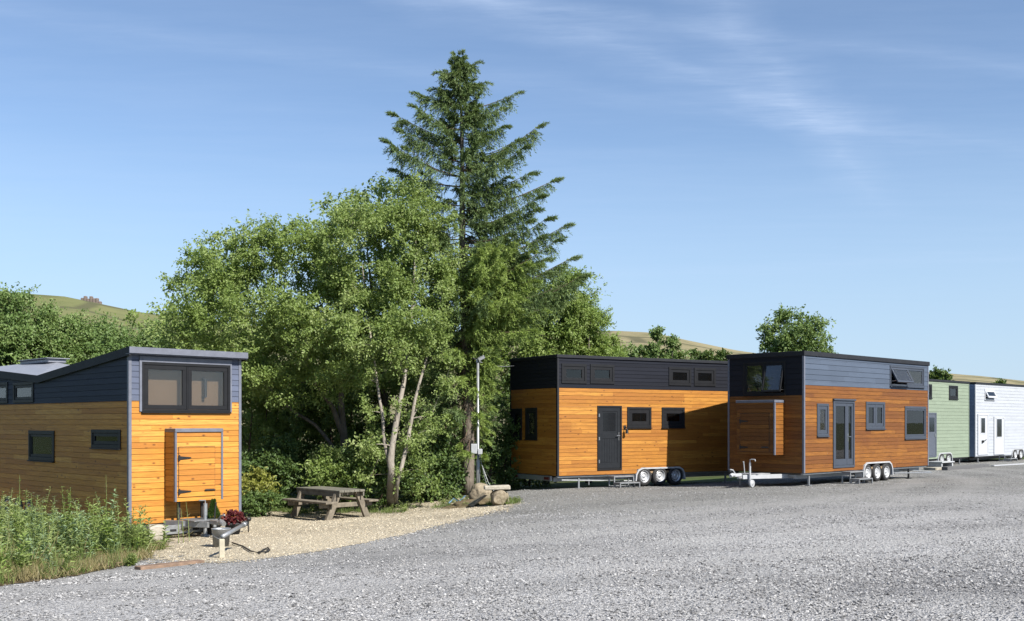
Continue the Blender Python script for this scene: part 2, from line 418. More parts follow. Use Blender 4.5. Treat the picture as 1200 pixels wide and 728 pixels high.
# ------------------------------------------------------------------ the setting
def sheet(name, mat, x0, x1, y0, y1, cell, dz, maskf=None, amp=0.0):
    xs = np.arange(x0, x1+1e-6, cell); ys = np.arange(y0, y1+1e-6, cell)
    X, Y = np.meshgrid(xs, ys); Z = gz(X, Y)+dz
    if amp:
        Z = Z+amp*vnoise(X, Y, .55, 3.0)+amp*.5*vnoise(X, Y, 1.7, 9.0)
    ny, nx = X.shape; idx = np.arange(nx*ny).reshape(ny, nx)
    F = np.stack([idx[:-1, :-1], idx[:-1, 1:], idx[1:, 1:], idx[1:, :-1]], -1).reshape(-1, 4)
    if maskf is not None:
        cxm = (X[:-1, :-1]+cell/2).reshape(-1); cym = (Y[:-1, :-1]+cell/2).reshape(-1)
        F = F[maskf(cxm, cym)]
    V = np.stack([X, Y, Z], -1).reshape(-1, 3)
    used = np.unique(F); mp = -np.ones(len(V), int); mp[used] = np.arange(len(used))
    m = MB(); m.block(V[used], mp[F], np.full(len(F), .5)); o = m.build(name, mat, smooth=True)
    return tag(o, kind='structure')
AMP = .02
def gtop(x, y): return g1(x, y)+AMP*mnoise.noise(Vector((x*.55, y*.55, 3.0)))+AMP*.5*mnoise.noise(Vector((x*1.7, y*1.7, 9.0)))

# outline of the pale picnic yard (its near edge runs along the grey gravel)
edge_px = [(606, 586), (598, 592), (585, 599), (560, 605), (520, 615), (480, 625), (440, 633), (400, 641), (350, 649), (300, 656), (270, 660), (215, 660)]
EDGE = [pxg(*p) for p in edge_px]
YARD = [(p[0], p[1]) for p in EDGE]+[(-6.6, 18.2), (-8.2, 20.5), (-14, 26), (-14, 33), (-5, 30.6), (-3.0, 30.6), (-1.6, 30.6), (-.5, 28.2), (.2, 26.3)]
def yard_mask(x, y):
    n = vnoise(x, y, 1.6, 5.0)*.22+vnoise(x, y, 5.5, 2.0)*.16+RNG.normal(0, .17, np.shape(x))
    return inpoly(x+n, y+n*1.3, YARD)
BED_px = [(-40, 694), (0, 687), (60, 680), (105, 671), (140, 664), (168, 656), (186, 642)]
BED = [pxg(*p)[:2] for p in BED_px]+[(-7.5, 19.9), (-8.0, 20.9), (-11, 24.4), (-14, 24.4), (-14, 14), (-8, 12.6)]
def bed_mask(x, y):
    n = vnoise(x, y, 1.3, 15.0)*.2+vnoise(x, y, 4.5, 12.0)*.1
    return inpoly(x+n, y+n, BED)
GRAVEL = [(-26, 1), (50, 1), (50, 62), (14, 50), (9.5, 37.5), (7.5, 35.2), (2, 31.9), (-.3, 31.2), (-.4, 28), (-.9, 25.5), (-7, 17.8), (-14, 14.5), (-26, 13)]
t = NT('rough grass soil'); _p = t.pos()
_a = t.noise(_p, 2.2, 6, .7); _b = t.noise(_p, .5, 3)
_c = t.mix(t.ramp(_a, [(.3, (.045, .07, .02)), (.55, (.085, .12, .035)), (.75, (.17, .16, .07))]), (.10, .075, .05), t.ramp(_b, [(.5, 0), (.7, .6)]))
t.bsdf(_c, .95, 0, t.bump(_a, .8, .05), .1); M['soil'] = t.m
t = NT('leaf litter soil'); _p = t.pos(); _a = t.noise(_p, 6, 6, .75); _b = t.noise(_p, 1.1, 4)
_c = t.mix(t.ramp(_a, [(.3, (.09, .065, .04)), (.5, (.20, .155, .095)), (.7, (.34, .28, .17))]), (.08, .10, .03), t.ramp(_b, [(.45, 0), (.65, .6)]))
t.bsdf(_c, .95, 0, t.bump(_a, .8, .04), .1); M['litter'] = t.m
sheet('grass_ground', M['soil'], -26, 50, 1, 62, .5, -.045)
sheet('gravel_yard', M['gravel'], -26, 50, 1, 62, .25, 0, lambda x, y: inpoly(x, y, GRAVEL), AMP)
sheet('picnic_yard', M['beige'], -15, 2, 14, 34, .09, .006, yard_mask, AMP)
sheet('planting_bed', M['litter'], -15, -4, 11, 26, .12, .009, lambda x, y: bed_mask(x, y) & ~yard_mask(x, y), AMP)

# wide field out to the hills and the hills themselves
t = NT('hill pasture'); _p = t.pos()
_a = t.noise(t.mapping(_p, (1, 1, 3)), .006, 6, .65); _b = t.noise(_p, .05, 5, .7)
sx = t.n('ShaderNodeSeparateXYZ'); t.l(_p, sx.inputs[0])
_side = t.ramp(t.math('ADD', t.math('MULTIPLY', sx.outputs[0], .0022), .42), [(.0, 0), (.55, 1)])
_g = t.ramp(_a, [(.35, (.145, .170, .070)), (.5, (.205, .215, .095)), (.65, (.27, .26, .125))])
_t = t.ramp(_a, [(.35, (.24, .215, .120)), (.5, (.31, .275, .165)), (.65, (.37, .33, .205))])
_c = t.mix(_g, _t, _side)
_c = t.mix(_c, (.12, .13, .06), t.math('MULTIPLY', t.ramp(_b, [(.50, 0), (.66, 1)]), .6))
_v = t.n('ShaderNodeTexVoronoi'); _v.feature = 'DISTANCE_TO_EDGE'; _v.inputs['Scale'].default_value = .008
t.l(t.mapping(_p, (1, 1.6, 1), (0, 0, 0), (0, 0, .5)), _v.inputs['Vector'])
_c = t.mix(_c, (.10, .10, .06), t.math('MULTIPLY', t.ramp(_v.outputs['Distance'], [(.018, 1), (.045, 0)]), .75))
t.bsdf(_c, .95, 0, None, .1); M['hill'] = t.m
def ridge_px(u):            # skyline height (photo rows) by column
    return np.interp(u, [-500, -200, 0, 75, 120, 165, 230, 330, 560, 680, 725, 765, 800, 860, 960, 1060, 1110, 1150, 1200, 1400, 1700],
                     [366, 348, 342, 347, 356, 365, 372, 384, 389, 386.5, 386, 389, 397, 409, 425, 434, 436.5, 440, 446, 455, 462])
def hills():
    nu, nr = 260, 60
    az = np.linspace(-.98, .98, nu); rr = np.concatenate([np.linspace(140, 800, nr-12), np.linspace(815, 1000, 12)])
    AZ, RR = np.meshgrid(az, rr); U = 600+1250*np.tan(AZ); Yd = RR*np.cos(AZ)
    Dr = 780*np.cos(AZ)
    top = CAM_H+(495-ridge_px(U))/1250*Dr
    tt = np.clip((Yd-140*np.cos(AZ))/(Dr-140*np.cos(AZ)), 0, 1.4)
    prof = np.where(tt < 1, tt**1.5*.93+.07*tt**4, 1-(tt-1)*.9)
    Z = -1.2+(top+1.2)*prof
    Xw = RR*np.sin(AZ)
    Z += np.where(tt < .99, tt*2.0*vnoise(Xw, Yd, .012, 1.0), 0)
    V = np.stack([Xw, Yd, Z], -1).reshape(-1, 3); idx = np.arange(nu*nr).reshape(nr, nu)
    F = np.stack([idx[:-1, :-1], idx[:-1, 1:], idx[1:, 1:], idx[1:, :-1]], -1).reshape(-1, 4)
    m = MB(); m.block(V, F, np.full(len(F), .5)); return tag(m.build('hills', M['hill'], smooth=True), kind='structure')
hills()
m = MB(); S = 2500
for (a, b, c, d) in ((-S, S, 61.5, S), (-S, -25.5, -S, 61.5), (49.5, S, -S, 61.5), (-25.5, 49.5, -S, 1.5)):
    m.face([(a, c, -1.08), (b, c, -1.08), (b, d, -1.08), (a, d, -1.08)])
tag(m.build('field', M['soil']), kind='structure')

# ------------------------------------------------------------------ tiny houses
def clad(mb, o, du, dn, u0, u1, z0, z1, bh, holes=(), ztop=None, seed=0, seam=2.6, phase=0.0):
    """boards on a vertical wall: o base point, du along, dn outwards; holes (ua, ub, za, zb); ztop(u) slanting top"""
    rs = random.Random(seed); o = Vector(o); du = Vector(du); dn = Vector(dn); up = Vector((0, 0, 1))
    k = math.floor((z0-phase)/bh)
    P = lambda u, z, d: o+du*u+up*z+dn*d
    while phase+k*bh < z1-1e-6:
        za, zb = phase+k*bh, phase+(k+1)*bh; k += 1
        joints = [u0-1]; x = u0+rs.uniform(.2, seam)
        while x < u1: joints.append(x); x += rs.uniform(seam*.6, seam*1.4)
        joints.append(u1+1); rnds = [rs.random() for _ in joints]
        cuts = sorted({max(za, z0), min(zb, z1)} | {h[q] for h in holes for q in (2, 3) if za < h[q] < zb and z0 < h[q] < z1})
        for c0, c1 in zip(cuts[:-1], cuts[1:]):
            if c1-c0 < 1e-5: continue
            segs = [(u0, u1)]
            for h in holes:
                if h[2] < c1-1e-6 and h[3] > c0+1e-6:
                    ns = []
                    for (a, b) in segs:
                        if h[1] <= a or h[0] >= b: ns.append((a, b)); continue
                        if h[0] > a: ns.append((a, h[0]))
                        if h[1] < b: ns.append((h[1], b))
                    segs = ns
            for (a, b) in segs:
                for j in range(len(joints)-1):
                    p, q = max(a, joints[j]), min(b, joints[j+1])
                    if q-p < 1e-4: continue
                    gap = .0015 if p > a+1e-6 else 0
                    p += gap
                    n = 1 if ztop is None else max(1, int((q-p)/.25))
                    for i in range(n):
                        ua, ub = p+(q-p)*i/n, p+(q-p)*(i+1)/n
                        ta = c1 if ztop is None else min(c1, max(c0, ztop(ua))); tb = c1 if ztop is None else min(c1, max(c0, ztop(ub)))
                        if ta-c0 < 1e-5 and tb-c0 < 1e-5: continue
                        r = rnds[j]
                        def prof(z0_, t0, t1, d0, d1):
                            mb.face([P(ua, z0_, d0), P(ub, z0_, d0), P(ub, t1, d1), P(ua, t0, d1)], r, [(ua, z0_), (ub, z0_), (ub, t1), (ua, t0)])
                        lip = za+min(.009, bh*.09)
                        if c0 < lip < min(ta, tb):
                            prof(c0, lip, lip, -.010, -.010); prof(lip, lip, lip, -.010, .010); prof(lip, ta, tb, .010, .005); prof(ta, ta, tb, .005, -.010)
                        else: prof(c0, ta, tb, .008, .006)
def frame_of(o, du, dn):
    o = Vector(o); du = Vector(du); dn = Vector(dn)
    return Matrix(((du.x, dn.x, 0, o.x), (du.y, dn.y, 0, o.y), (0, 0, 1, o.z), (0, 0, 0, 1)))   # local (u, out, z)

def ring_boxes(mb, F, u0, u1, z0, z1, w, d0, d1, wb=None):
    """four butted bars forming a rectangular ring"""
    wb = wb or w
    mb.box(u0, u1, d0, d1, z1-w, z1, .004, F); mb.box(u0, u1, d0, d1, z0, z0+wb, .004, F)
    mb.box(u0, u0+w, d0, d1, z0+wb, z1-w, .004, F); mb.box(u1-w, u1, d0, d1, z0+wb, z1-w, .004, F)

def window(root, F, u0, u1, z0, z1, mat, panes=1, trim=.05, sash=.05, open_pane=None, open_ang=25, inner=None, gmat=None, sill=True, trimmat=None, blind_d=.16, label=None, name='window'):
    m = MB(); ring_boxes(m, F, u0, u1, z0, z1, trim, -.05, .030)
    a, b, c, d = u0+trim, u1-trim, z0+trim, z1-trim
    w = (b-a-(panes-1)*.03)/panes
    for i in range(panes-1): m.box(a+w*(i+1)+.03*i, a+w*(i+1)+.03*(i+1), -.04, .018, c, d, .003, F)
    fr = m.build(name, trimmat or mat, root)
    if label: fr['label'] = label
    if sill:
        s = MB(); s.box(u0-.015, u1+.015, .012, .060, z0-.028, z0-.002, .004, F); s.build('sill', trimmat or mat, fr)
    for i in range(panes):
        pa, pb = a+(w+.03)*i, a+(w+.03)*i+w
        G = F
        if open_pane == i:
            piv = F @ Vector((0, .02, d)); ax = (F.to_3x3() @ Vector((1, 0, 0)))
            rot = Matrix.Rotation(math.radians(open_ang), 4, ax)
            n1 = (rot.to_3x3() @ Vector((0, 0, -1))).dot(F.to_3x3() @ Vector((0, 1, 0)))
            if n1 < 0: rot = Matrix.Rotation(-math.radians(open_ang), 4, ax)
            G = Matrix.Translation(piv) @ rot @ Matrix.Translation(-piv) @ F
            st = MB()
            for uu in (pa+.02, pb-.02):
                q0 = F @ Vector((uu, 0, c+.08)); q1 = G @ Vector((uu, .01, c+.06)); st.tube([q0, q1], .008, 6).cut()
            st.build_each('stay', M['chrome'], fr)
        s = MB(); ring_boxes(s, G, pa+.003, pb-.003, c+.003, d-.003, sash, -.03, .016); so = s.build('sash', mat, fr)
        g = MB(); g.box(pa+sash, pb-sash, -.012, -.004, c+sash, d-sash, .001, G); g.build('pane', gmat or M['glass'], fr)
    if inner:
        s = MB(); s.box(a-.03, b+.03, -blind_d-.01, -blind_d, c-.03, d+.03, .002, F); s.build('blind', inner, fr)
    return fr

def wheel_parts(root, F, u, zc, r=.28, width=.19, rimmat=None, out=.02):
    Mx = F @ Matrix.Translation((u, out, zc)) @ Matrix.Rotation(-PI/2, 4, 'X')
    m = MB(); w = width
    m.lathe([(r*.60, 0), (r*.66, .012), (r*.80, .016), (r*.93, .004), (r*.985, -.022), (r, -.05), (r, -w+.03), (r*.95, -w), (r*.6, -w)], 32, Mx)
    wh = m.build('wheel', M['rubber'], root, True)
    q = MB(); q.lathe([(0, -.012), (r*.13, -.012), (r*.15, -.03), (r*.28, -.034), (r*.33, -.014), (r*.42, -.012), (r*.50, -.040), (r*.56, -.045), (r*.60, .004), (r*.635, .010), (r*.64, -.01)], 32, Mx)
    rm = q.build('rim', rimmat or M['rim'], wh, True)
    h = MB(); n = 80; vs = []; fs = []                    # dark ventilation ring with scalloped edge behind the rim face
    for k in range(n):
        a = 2*PI*k/n; s_ = .5+.5*math.cos(10*a)
        for rr in (r*(.465-.035*s_), r*(.475+.04*s_)): vs.append(Mx @ Vector((rr*math.cos(a), rr*math.sin(a), -.016-.012*(rr/r-.4)/.1)))
    for k in range(n): fs.append((2*k, 2*k+1, (2*k+3) % (2*n), (2*k+2) % (2*n)))
    h.mesh(vs, fs); h.build('vent_ring', M['steel_dark'], wh)

def mudguard(root, F, u0, u1, zb, zt, mat, depth=.30, out=.045):
    c = (zt-zb)*.52
    prof = [(u0, zb), (u0+.02, zt-c), (u0+.10, zt-c*.35), (u0+.24, zt), (u1-.24, zt), (u1-.10, zt-c*.35), (u1-.02, zt-c), (u1, zb)]
    inn = [(u0+.045, zb), (u0+.065, zt-c-.01), (u0+.135, zt-c*.35-.03), (u0+.26, zt-.045), (u1-.26, zt-.045), (u1-.135, zt-c*.35-.03), (u1-.065, zt-c-.01), (u1-.045, zb)]
    m = MB(); n = len(prof)
    for i in range(n-1):
        a0, a1, b0, b1 = prof[i], prof[i+1], inn[i], inn[i+1]
        quad = [a0, a1, b1, b0]
        vs = [F @ Vector((p[0], out, p[1])) for p in quad]+[F @ Vector((p[0], out-depth, p[1])) for p in quad]
        m.mesh(vs, [(0, 1, 2, 3), (7, 6, 5, 4), (0, 4, 5, 1), (2, 6, 7, 3), (1, 5, 6, 2), (3, 7, 4, 0)])
    m.build('mudguard', mat, root)

def jack_leg(root, F, u, d, ztop, zg, mat):
    m = MB(); m.box(u-.025, u+.025, d-.025, d+.025, zg+.02, ztop, .004, F); m.box(u-.07, u+.07, d-.07, d+.07, zg-.005, zg+.02, .003, F)
    m.build('jack_leg', mat, root)

def steps(root, F, u0, u1, ztop, zg, mat, d0=.05):
    """steel step: two treads on an open frame standing beside the door"""
    h = (ztop-zg)
    for i, (zt, da, db) in enumerate(((ztop, .02, .30), (zg+h*.5, .301, .58))):
        m = MB(); t = MB()
        t.box(u0, u1, d0+da, d0+db, zt-.035, zt, .004, F)
        for uu in (u0+.0, u1-.035):
            for dd in (d0+da, d0+db-.035): m.box(uu, uu+.035, dd, dd+.035, zg, zt-.036, .003, F)
            m.box(uu+.002, uu+.033, d0+da+.036, d0+db-.036, zg+.03, zg+.06, .003, F); m.box(uu+.002, uu+.033, d0+da+.036, d0+db-.036, zt-.07, zt-.037, .003, F)
        m.box(u0+.036, u1-.036, d0+da+.005, d0+da+.03, zg+.03, zg+.06, .003, F)
        so = m.build('step_frame', mat, root); t.build('tread', mat, so)

def chassis(root, W, L, zb, zg, mat, front_y=None, ax='x', hitch=True):
    """steel frame under the floor; hitch sticks out at the x=0 end ('x') or the y=0 end ('y')"""
    m = MB()
    def bx(a0, a1, b0, b1, z0, z1):
        if ax == 'x': m.box(a0, a1, b0, b1, z0, z1, .004)
        else: m.box(b0, b1, a0, a1, z0, z1, .004)
    for b in (.28, W-.36): bx(.05, L-.05, b, b+.08, zb-.17, zb-.05)
    n = int(L/.9)
    for i in range(n): bx(.15+i*(L-.3)/n, .21+i*(L-.3)/n, .362, W-.362, zb-.13, zb-.06)
    bx(.0, L, .04, .10, zb-.05, zb-.004); bx(0, L, W-.10, W-.04, zb-.05, zb-.004)
    return m.build('chassis', mat, root)

def hitch(root, F, zb, zg, mat, reach=1.35, half=.62, wheel=True, wheelside=-.28, blk=None):
    """drawbar in frame F: u across (0 = middle), out = towards the coupling"""
    m = MB()
    for s in (-1, 1):
        A = F @ Vector((s*half, -.35, zb-.10)); B = F @ Vector((s*.07, reach-.35, zb-.10))
        d = (B-A); L = d.length; rz = math.atan2(d.y, d.x)
        m.box(0, L, -.03, .03, -.06, .06, .005, Matrix.Translation(A) @ Matrix.Rotation(rz, 4, 'Z'))
    m.box(-.34, .34, .42, .48, zb-.15, zb-.05, .004, F)
    m.box(-.30, .30, .20, .85, zb-.035, zb-.020, .003, F)
    db = m.build('drawbar', mat, root)
    c = MB()
    c.box(-.05, .05, reach-.36, reach-.05, zb-.09, zb+.0, .012, F)
    pts = [F @ Vector((0, reach-.08, zb-.04)), F @ Vector((0, reach+.04, zb-.03)), F @ Vector((0, reach+.12, zb-.06))]
    c.tube(pts, [.045, .055, .05], 10)
    c.tube([F @ Vector((0, reach-.1, zb)), F @ Vector((0, reach+.0, zb+.10)), F @ Vector((0, reach+.14, zb+.12))], .018, 8)
    c.build('coupling', mat, db)
    h = MB(); h.tube([F @ Vector((.10, reach-.42, zb)), F @ Vector((.10, reach-.38, zb+.26)), F @ Vector((.10, reach-.36, zb+.33))], [.014, .014, .02], 8)
    h.build('brake_lever', blk or M['steel_dark'], db)
    if wheel:
        u = wheelside; dd = reach-.5
        j = MB(); j.tube([F @ Vector((u, dd, zg+.16)), F @ Vector((u, dd, zb+.30))], .028, 10)
        j.tube([F @ Vector((u, dd, zb+.30)), F @ Vector((u, dd, zb+.38)), F @ Vector((u+.05, dd, zb+.39)), F @ Vector((u+.16, dd, zb+.39)), F @ Vector((u+.17, dd, zb+.34))], .013, 8)
        j.box(u-.05, u+.05, dd-.012, dd+.012, zg+.09, zg+.22, .003, F)
        jo = j.build('jockey_post', mat, db)
        w = MB(); w.lathe([(0, .03), (.05, .03), (.055, .02), (.075, .025), (.10, .03), (.108, .015), (.108, -.015), (.10, -.03), (.075, -.025), (.055, -.02), (.05, -.03), (0, -.03)], 24, F @ Matrix.Translation((u+.06, dd, zg+.108)) @ Matrix.Rotation(PI/2, 4, 'Y'))
        w.build('jockey_wheel', M['white_steel'], db, True)
    return db

def locker(root, F, u0, u1, z0, z1, dep, wood, trim, hinge_side='low', trim_r=True):
    """wooden gas locker hung on the end wall"""
    m = MB()
    Fo = F @ Matrix.Translation((0, dep, 0))
    R = F.to_3x3(); du = R @ Vector((1, 0, 0)); dn = R @ Vector((0, 1, 0)); o = F @ Vector((0, 0, 0)); o.z = 0
    clad(m, o+dn*dep, du, dn, u0, u1, z0, z1, .112, seed=21, seam=9)
    clad(m, o+du*u0, dn, -du, .0, dep, z0, z1, .112, seed=22, seam=9)
    clad(m, o+du*u1, dn, du, .0, dep, z0, z1, .112, seed=23, seam=9)
    P = lambda u, d, z: F @ Vector((u, d, z))
    m.face([P(u0, 0, z0), P(u1, 0, z0), P(u1, dep, z0), P(u0, dep, z0)], .3, [(0, 0), (1, 0), (1, .4), (0, .4)])
    lk = m.build('locker', wood, root, uvs=True, recalc=False)
    t_ = MB(); t_.box(u0-.02, u1+.02, 0, dep+.035, z1, z1+.075, .006, F); t_.build('locker_roof', trim, lk)
    t_ = MB()
    t_.box(u0-.012, u0+.022, dep+.012, dep+.026, z0, z1-.002, .003, F); t_.box(u0-.022, u0-.011, dep-.03, dep+.024, z0, z1-.002, .003, F)
    
    if hinge_side == 'low': t_.cut(); t_.box(u1-.022, u1+.012, dep+.012, dep+.026, z0, z1-.002, .003, F); t_.box(u1+.011, u1+.022, dep-.03, dep+.024, z0, z1-.002, .003, F)
    t_.build_each('corner_trim', trim, lk)
    # door: a panel of the same boards a few millimetres proud
    d = MB(); a, b = u0+.24, u1-.17 if hinge_side == 'low' else u1-.12
    a = u0+.07 if hinge_side == 'low' else u0+.17
    clad(d, o+dn*(dep+.012), du, dn, a, b, z0+.09, z1-.30, .112, seed=21, seam=9)
    for (x0, x1, y0, y1) in ((a-.008, a, z0+.08, z1-.29), (b, b+.008, z0+.08, z1-.29)): pass
    dr = d.build('locker_door', wood, lk, uvs=True, recalc=False)
    g = MB(); ring_boxes(g, F, a-.010, b+.010, z0+.08, z1-.29, .010, dep+.002, dep+.0135); g.build('door_gap', M['black'], lk)
    h = MB(); sgn = 1 if hinge_side == 'low' else -1; ua = a if sgn == 1 else b
    for zz in (z0+.20, z1-.52):
        h.box(ua-.02, ua+.02, dep+.026, dep+.034, zz-.06, zz+.06, .002, F)
        pl = [(ua+sgn*.02, zz-.035), (ua+sgn*.26, zz-.012), (ua+sgn*.26, zz+.012), (ua+sgn*.02, zz+.035)]
        vs = [F @ Vector((p[0], dep+.026, p[1])) for p in pl]+[F @ Vector((p[0], dep+.034, p[1])) for p in pl]
        h.mesh(vs, [(0, 1, 2, 3), (7, 6, 5, 4), (0, 4, 5, 1), (1, 5, 6, 2), (2, 6, 7, 3), (3, 7, 4, 0)]); h.cut()
    h.build_each('strap_hinge', M['black'], lk)
    bt = MB(); ub = b-.12 if sgn == 1 else a+.12
    bt.box(ub-.10, ub+.10, dep+.026, dep+.034, z0+.19, z0+.23, .002, F); bt.tube([F @ Vector((ub-.12, dep+.042, z0+.21)), F @ Vector((ub+.12, dep+.042, z0+.21))], .011, 8)
    bt.build('bolt', M['black'], lk)
    return lk

def shell(root, W, L, zb, zs, zt, wood, dark, holes, trim, cornermat, bh=.117, dh=.15, dark_end=None, split_end=None, seed=0, fascia=.11, over=.045, mats=None):
    """four clad walls (near y=0, far y=W, ends x=0, x=L), floor and flat roof; one 'wall' part per side with its 'upper_cladding'"""
    hs = lambda k: holes.get(k, ())
    sides = {'near': ((0, 0, 0), (1, 0, 0), (0, -1, 0), L), 'far': ((0, W, 0), (1, 0, 0), (0, 1, 0), L),
             'end': ((0, 0, 0), (0, 1, 0), (-1, 0, 0), W), 'back': ((L, 0, 0), (0, 1, 0), (1, 0, 0), W)}
    for i, (k, (o, du, dn, ln)) in enumerate(sides.items()):
        s_ = zs if not (k == 'end' and split_end) else split_end
        lo = MB(); clad(lo, o, du, dn, 0, ln, zb, s_, bh, hs(k), seed=seed+i, phase=zb)
        up = MB(); clad(up, o, du, dn, 0, ln, s_, zt, dh, hs(k), seed=seed+10+i, phase=s_)
        wm, dm = wood, dark
        if mats and k in mats: wm, dm = mats[k]
        if k == 'end' and dark_end: dm = dark_end
        w = lo.build('wall', wm, root, uvs=True, recalc=False); up.build('upper_cladding', dm, w, uvs=True, recalc=False)
    m = MB(); m.box(.012, L-.012, .012, W-.012, zb-.003, zb+.06, .003); m.build('floor', M['floor'], root)
    m = MB(); m.box(-over, L+over, -over, W+over, zt-fascia, zt, .008); m.build('roof', trim, root)
    m = MB()
    for (x, y) in ((0, 0), (0, W), (L, 0), (L, W)):
        sx = -1 if x == 0 else 1; sy = -1 if y == 0 else 1
        m.box(x-sx*.045, x+sx*.016, y+sy*.010, y+sy*.018, zb, zt-fascia-.003, .002)
        m.box(x+sx*.010, x+sx*.018, y-sy*.045, y+sy*.0095, zb, zt-fascia-.003, .002); m.cut()
    m.build_each('corner_trim', cornermat, root)

def house_frames(W, L):
    return (frame_of((0, 0, 0), (1, 0, 0), (0, -1, 0)),                 # near long wall: u = x
            frame_of((0, 0, 0), (0, 1, 0), (-1, 0, 0)))                 # end wall: u = y
def rot_of(th): return math.radians(90-th)
# ---- C: brown larch and slate, in the middle right
def house_c():
    W, L, zb, zs, zt = 2.475, 7.75, .336, 2.78, 3.73
    r = empty('tiny_house', (8.08, 29.53, 0), rot_of(45.71), 'brown larch and slate blue tiny house with a white drawbar and a glazed door', 'tiny house', 'tiny houses on trailers')
    Fn, Fe = house_frames(W, L)
    wins = dict(narrow=(.68, 1.32, 1.36, 2.28), door=(1.57, 2.81, .43, 2.38), two=(3.52, 4.72, 1.55, 2.37), big=(6.06, 7.57, 1.23, 2.26), aw=(5.06, 7.42, 2.88, 3.52))
    holes = {'near': [(v[0]+.02, v[1]-.02, v[2]+.02, v[3]-.02) for v in wins.values()]+[(3.40, 5.17, zb-.1, .50)], 'end': [(.58, 1.94, 2.55, 3.46)]}
    shell(r, W, L, zb, zs, zt, M['wood_c'], M['dark_c'], holes, M['trim'], M['trim_grey'], dark_end=M['dark_end'], split_end=2.50, seed=300, fascia=.13)
    fm = M['frame_c']
    window(r, Fn, *wins['narrow'], fm, 1, .07, .10, label='narrow slate framed window'); window(r, Fn, *wins['two'], fm, 2, .08, .09, inner=M['curtain'], blind_d=.3, gmat=M['glass_dark'])
    window(r, Fn, *wins['big'], fm, 1, .08, .05, gmat=M['glass_dark'])
    window(r, Fn, *wins['aw'], fm, 2, .06, .06, open_pane=0, open_ang=28, label='high window pair with its left sash tilted open')
    a = wins['door']; d = MB(); ring_boxes(d, Fn, a[0], a[1], a[2], a[3], .07, -.05, .035); d.box(a[0]-.02, a[1]+.02, -.02, .07, a[3]+.001, a[3]+.05, .004, Fn)
    do = d.build('door_frame', fm, r)
    for (p, q) in ((a[0]+.07, a[0]+.80), (a[0]+.803, a[1]-.07)):
        s = MB(); ring_boxes(s, Fn, p+.003, q-.003, a[2]+.073, a[3]-.073, .09, -.035, .018, .18); so = s.build('door_leaf', fm, do)
        g = MB(); g.box(p+.09, q-.09, -.012, -.004, a[2]+.25, a[3]-.16, .001, Fn); g.build('pane', M['glass_dark'], do)
    h = MB(); u = a[0]+.83
    h.box(u+.002, u+.035, .018, .028, 1.18, 1.42, .003, Fn); h.tube([Fn @ Vector((u+.018, .028, 1.33)), Fn @ Vector((u+.018, .065, 1.33)), Fn @ Vector((u+.12, .065, 1.33))], .011, 8); h.build('handle', M['chrome'], do)
    c = MB(); c.box(a[0]-.3, a[1]+.3, -.62, -.60, a[2], a[3], .002, Fn); c.build('curtain', M['curtain'], do)
    window(r, Fe, .56, 1.96, 2.53, 3.48, M['frame'], 2, .06, .05, open_pane=0, open_ang=14, label='end window with one sash tilted open')
    locker(r, Fe, .63, 1.86, .84, 2.30, .48, M['wood_c'], M['trim_grey'], 'high')
    chassis(r, W, L, zb, -.03, M['galv']); H = frame_of((0, 1.24, 0), (0, -1, 0), (-1, 0, 0))
    hitch(r, H, zb, -.05, M['white_steel'], 1.60, .70, True, .22, M['white_steel'])
    for u in (3.63, 4.23, 4.83): wheel_parts(r, Fn, u, .225, .28, rimmat=M['white_steel'])
    mudguard(r, Fn, 3.32, 5.23, .12, .55, M['white_steel'])
    jack_leg(r, Fn, .39, -.08, .25, g1(8.4, 29.8)+.0, M['galv']); jack_leg(r, Fn, 6.6, -.12, .25, -.06, M['steel_dark']); jack_leg(r, Fe, 2.2, -.2, .25, -.12, M['galv'])
    bar = MB(); bar.tube([(5.4, .02, .16), (7.9, -.05, .10)], .02, 6); bar.tube([(6.2, .3, .25), (7.9, -.02, .12)], .02, 6); bar.build('rear_brace', M['galv'], r)
    st = empty('metal_steps', (8.08, 29.53, 0), rot_of(45.71), 'pair of dark metal steps under the glazed door of the slate blue house', 'steps', 'metal door steps')
    steps(st, Fn, 1.95, 2.75, .33, -.06, M['galv'])
house_c()

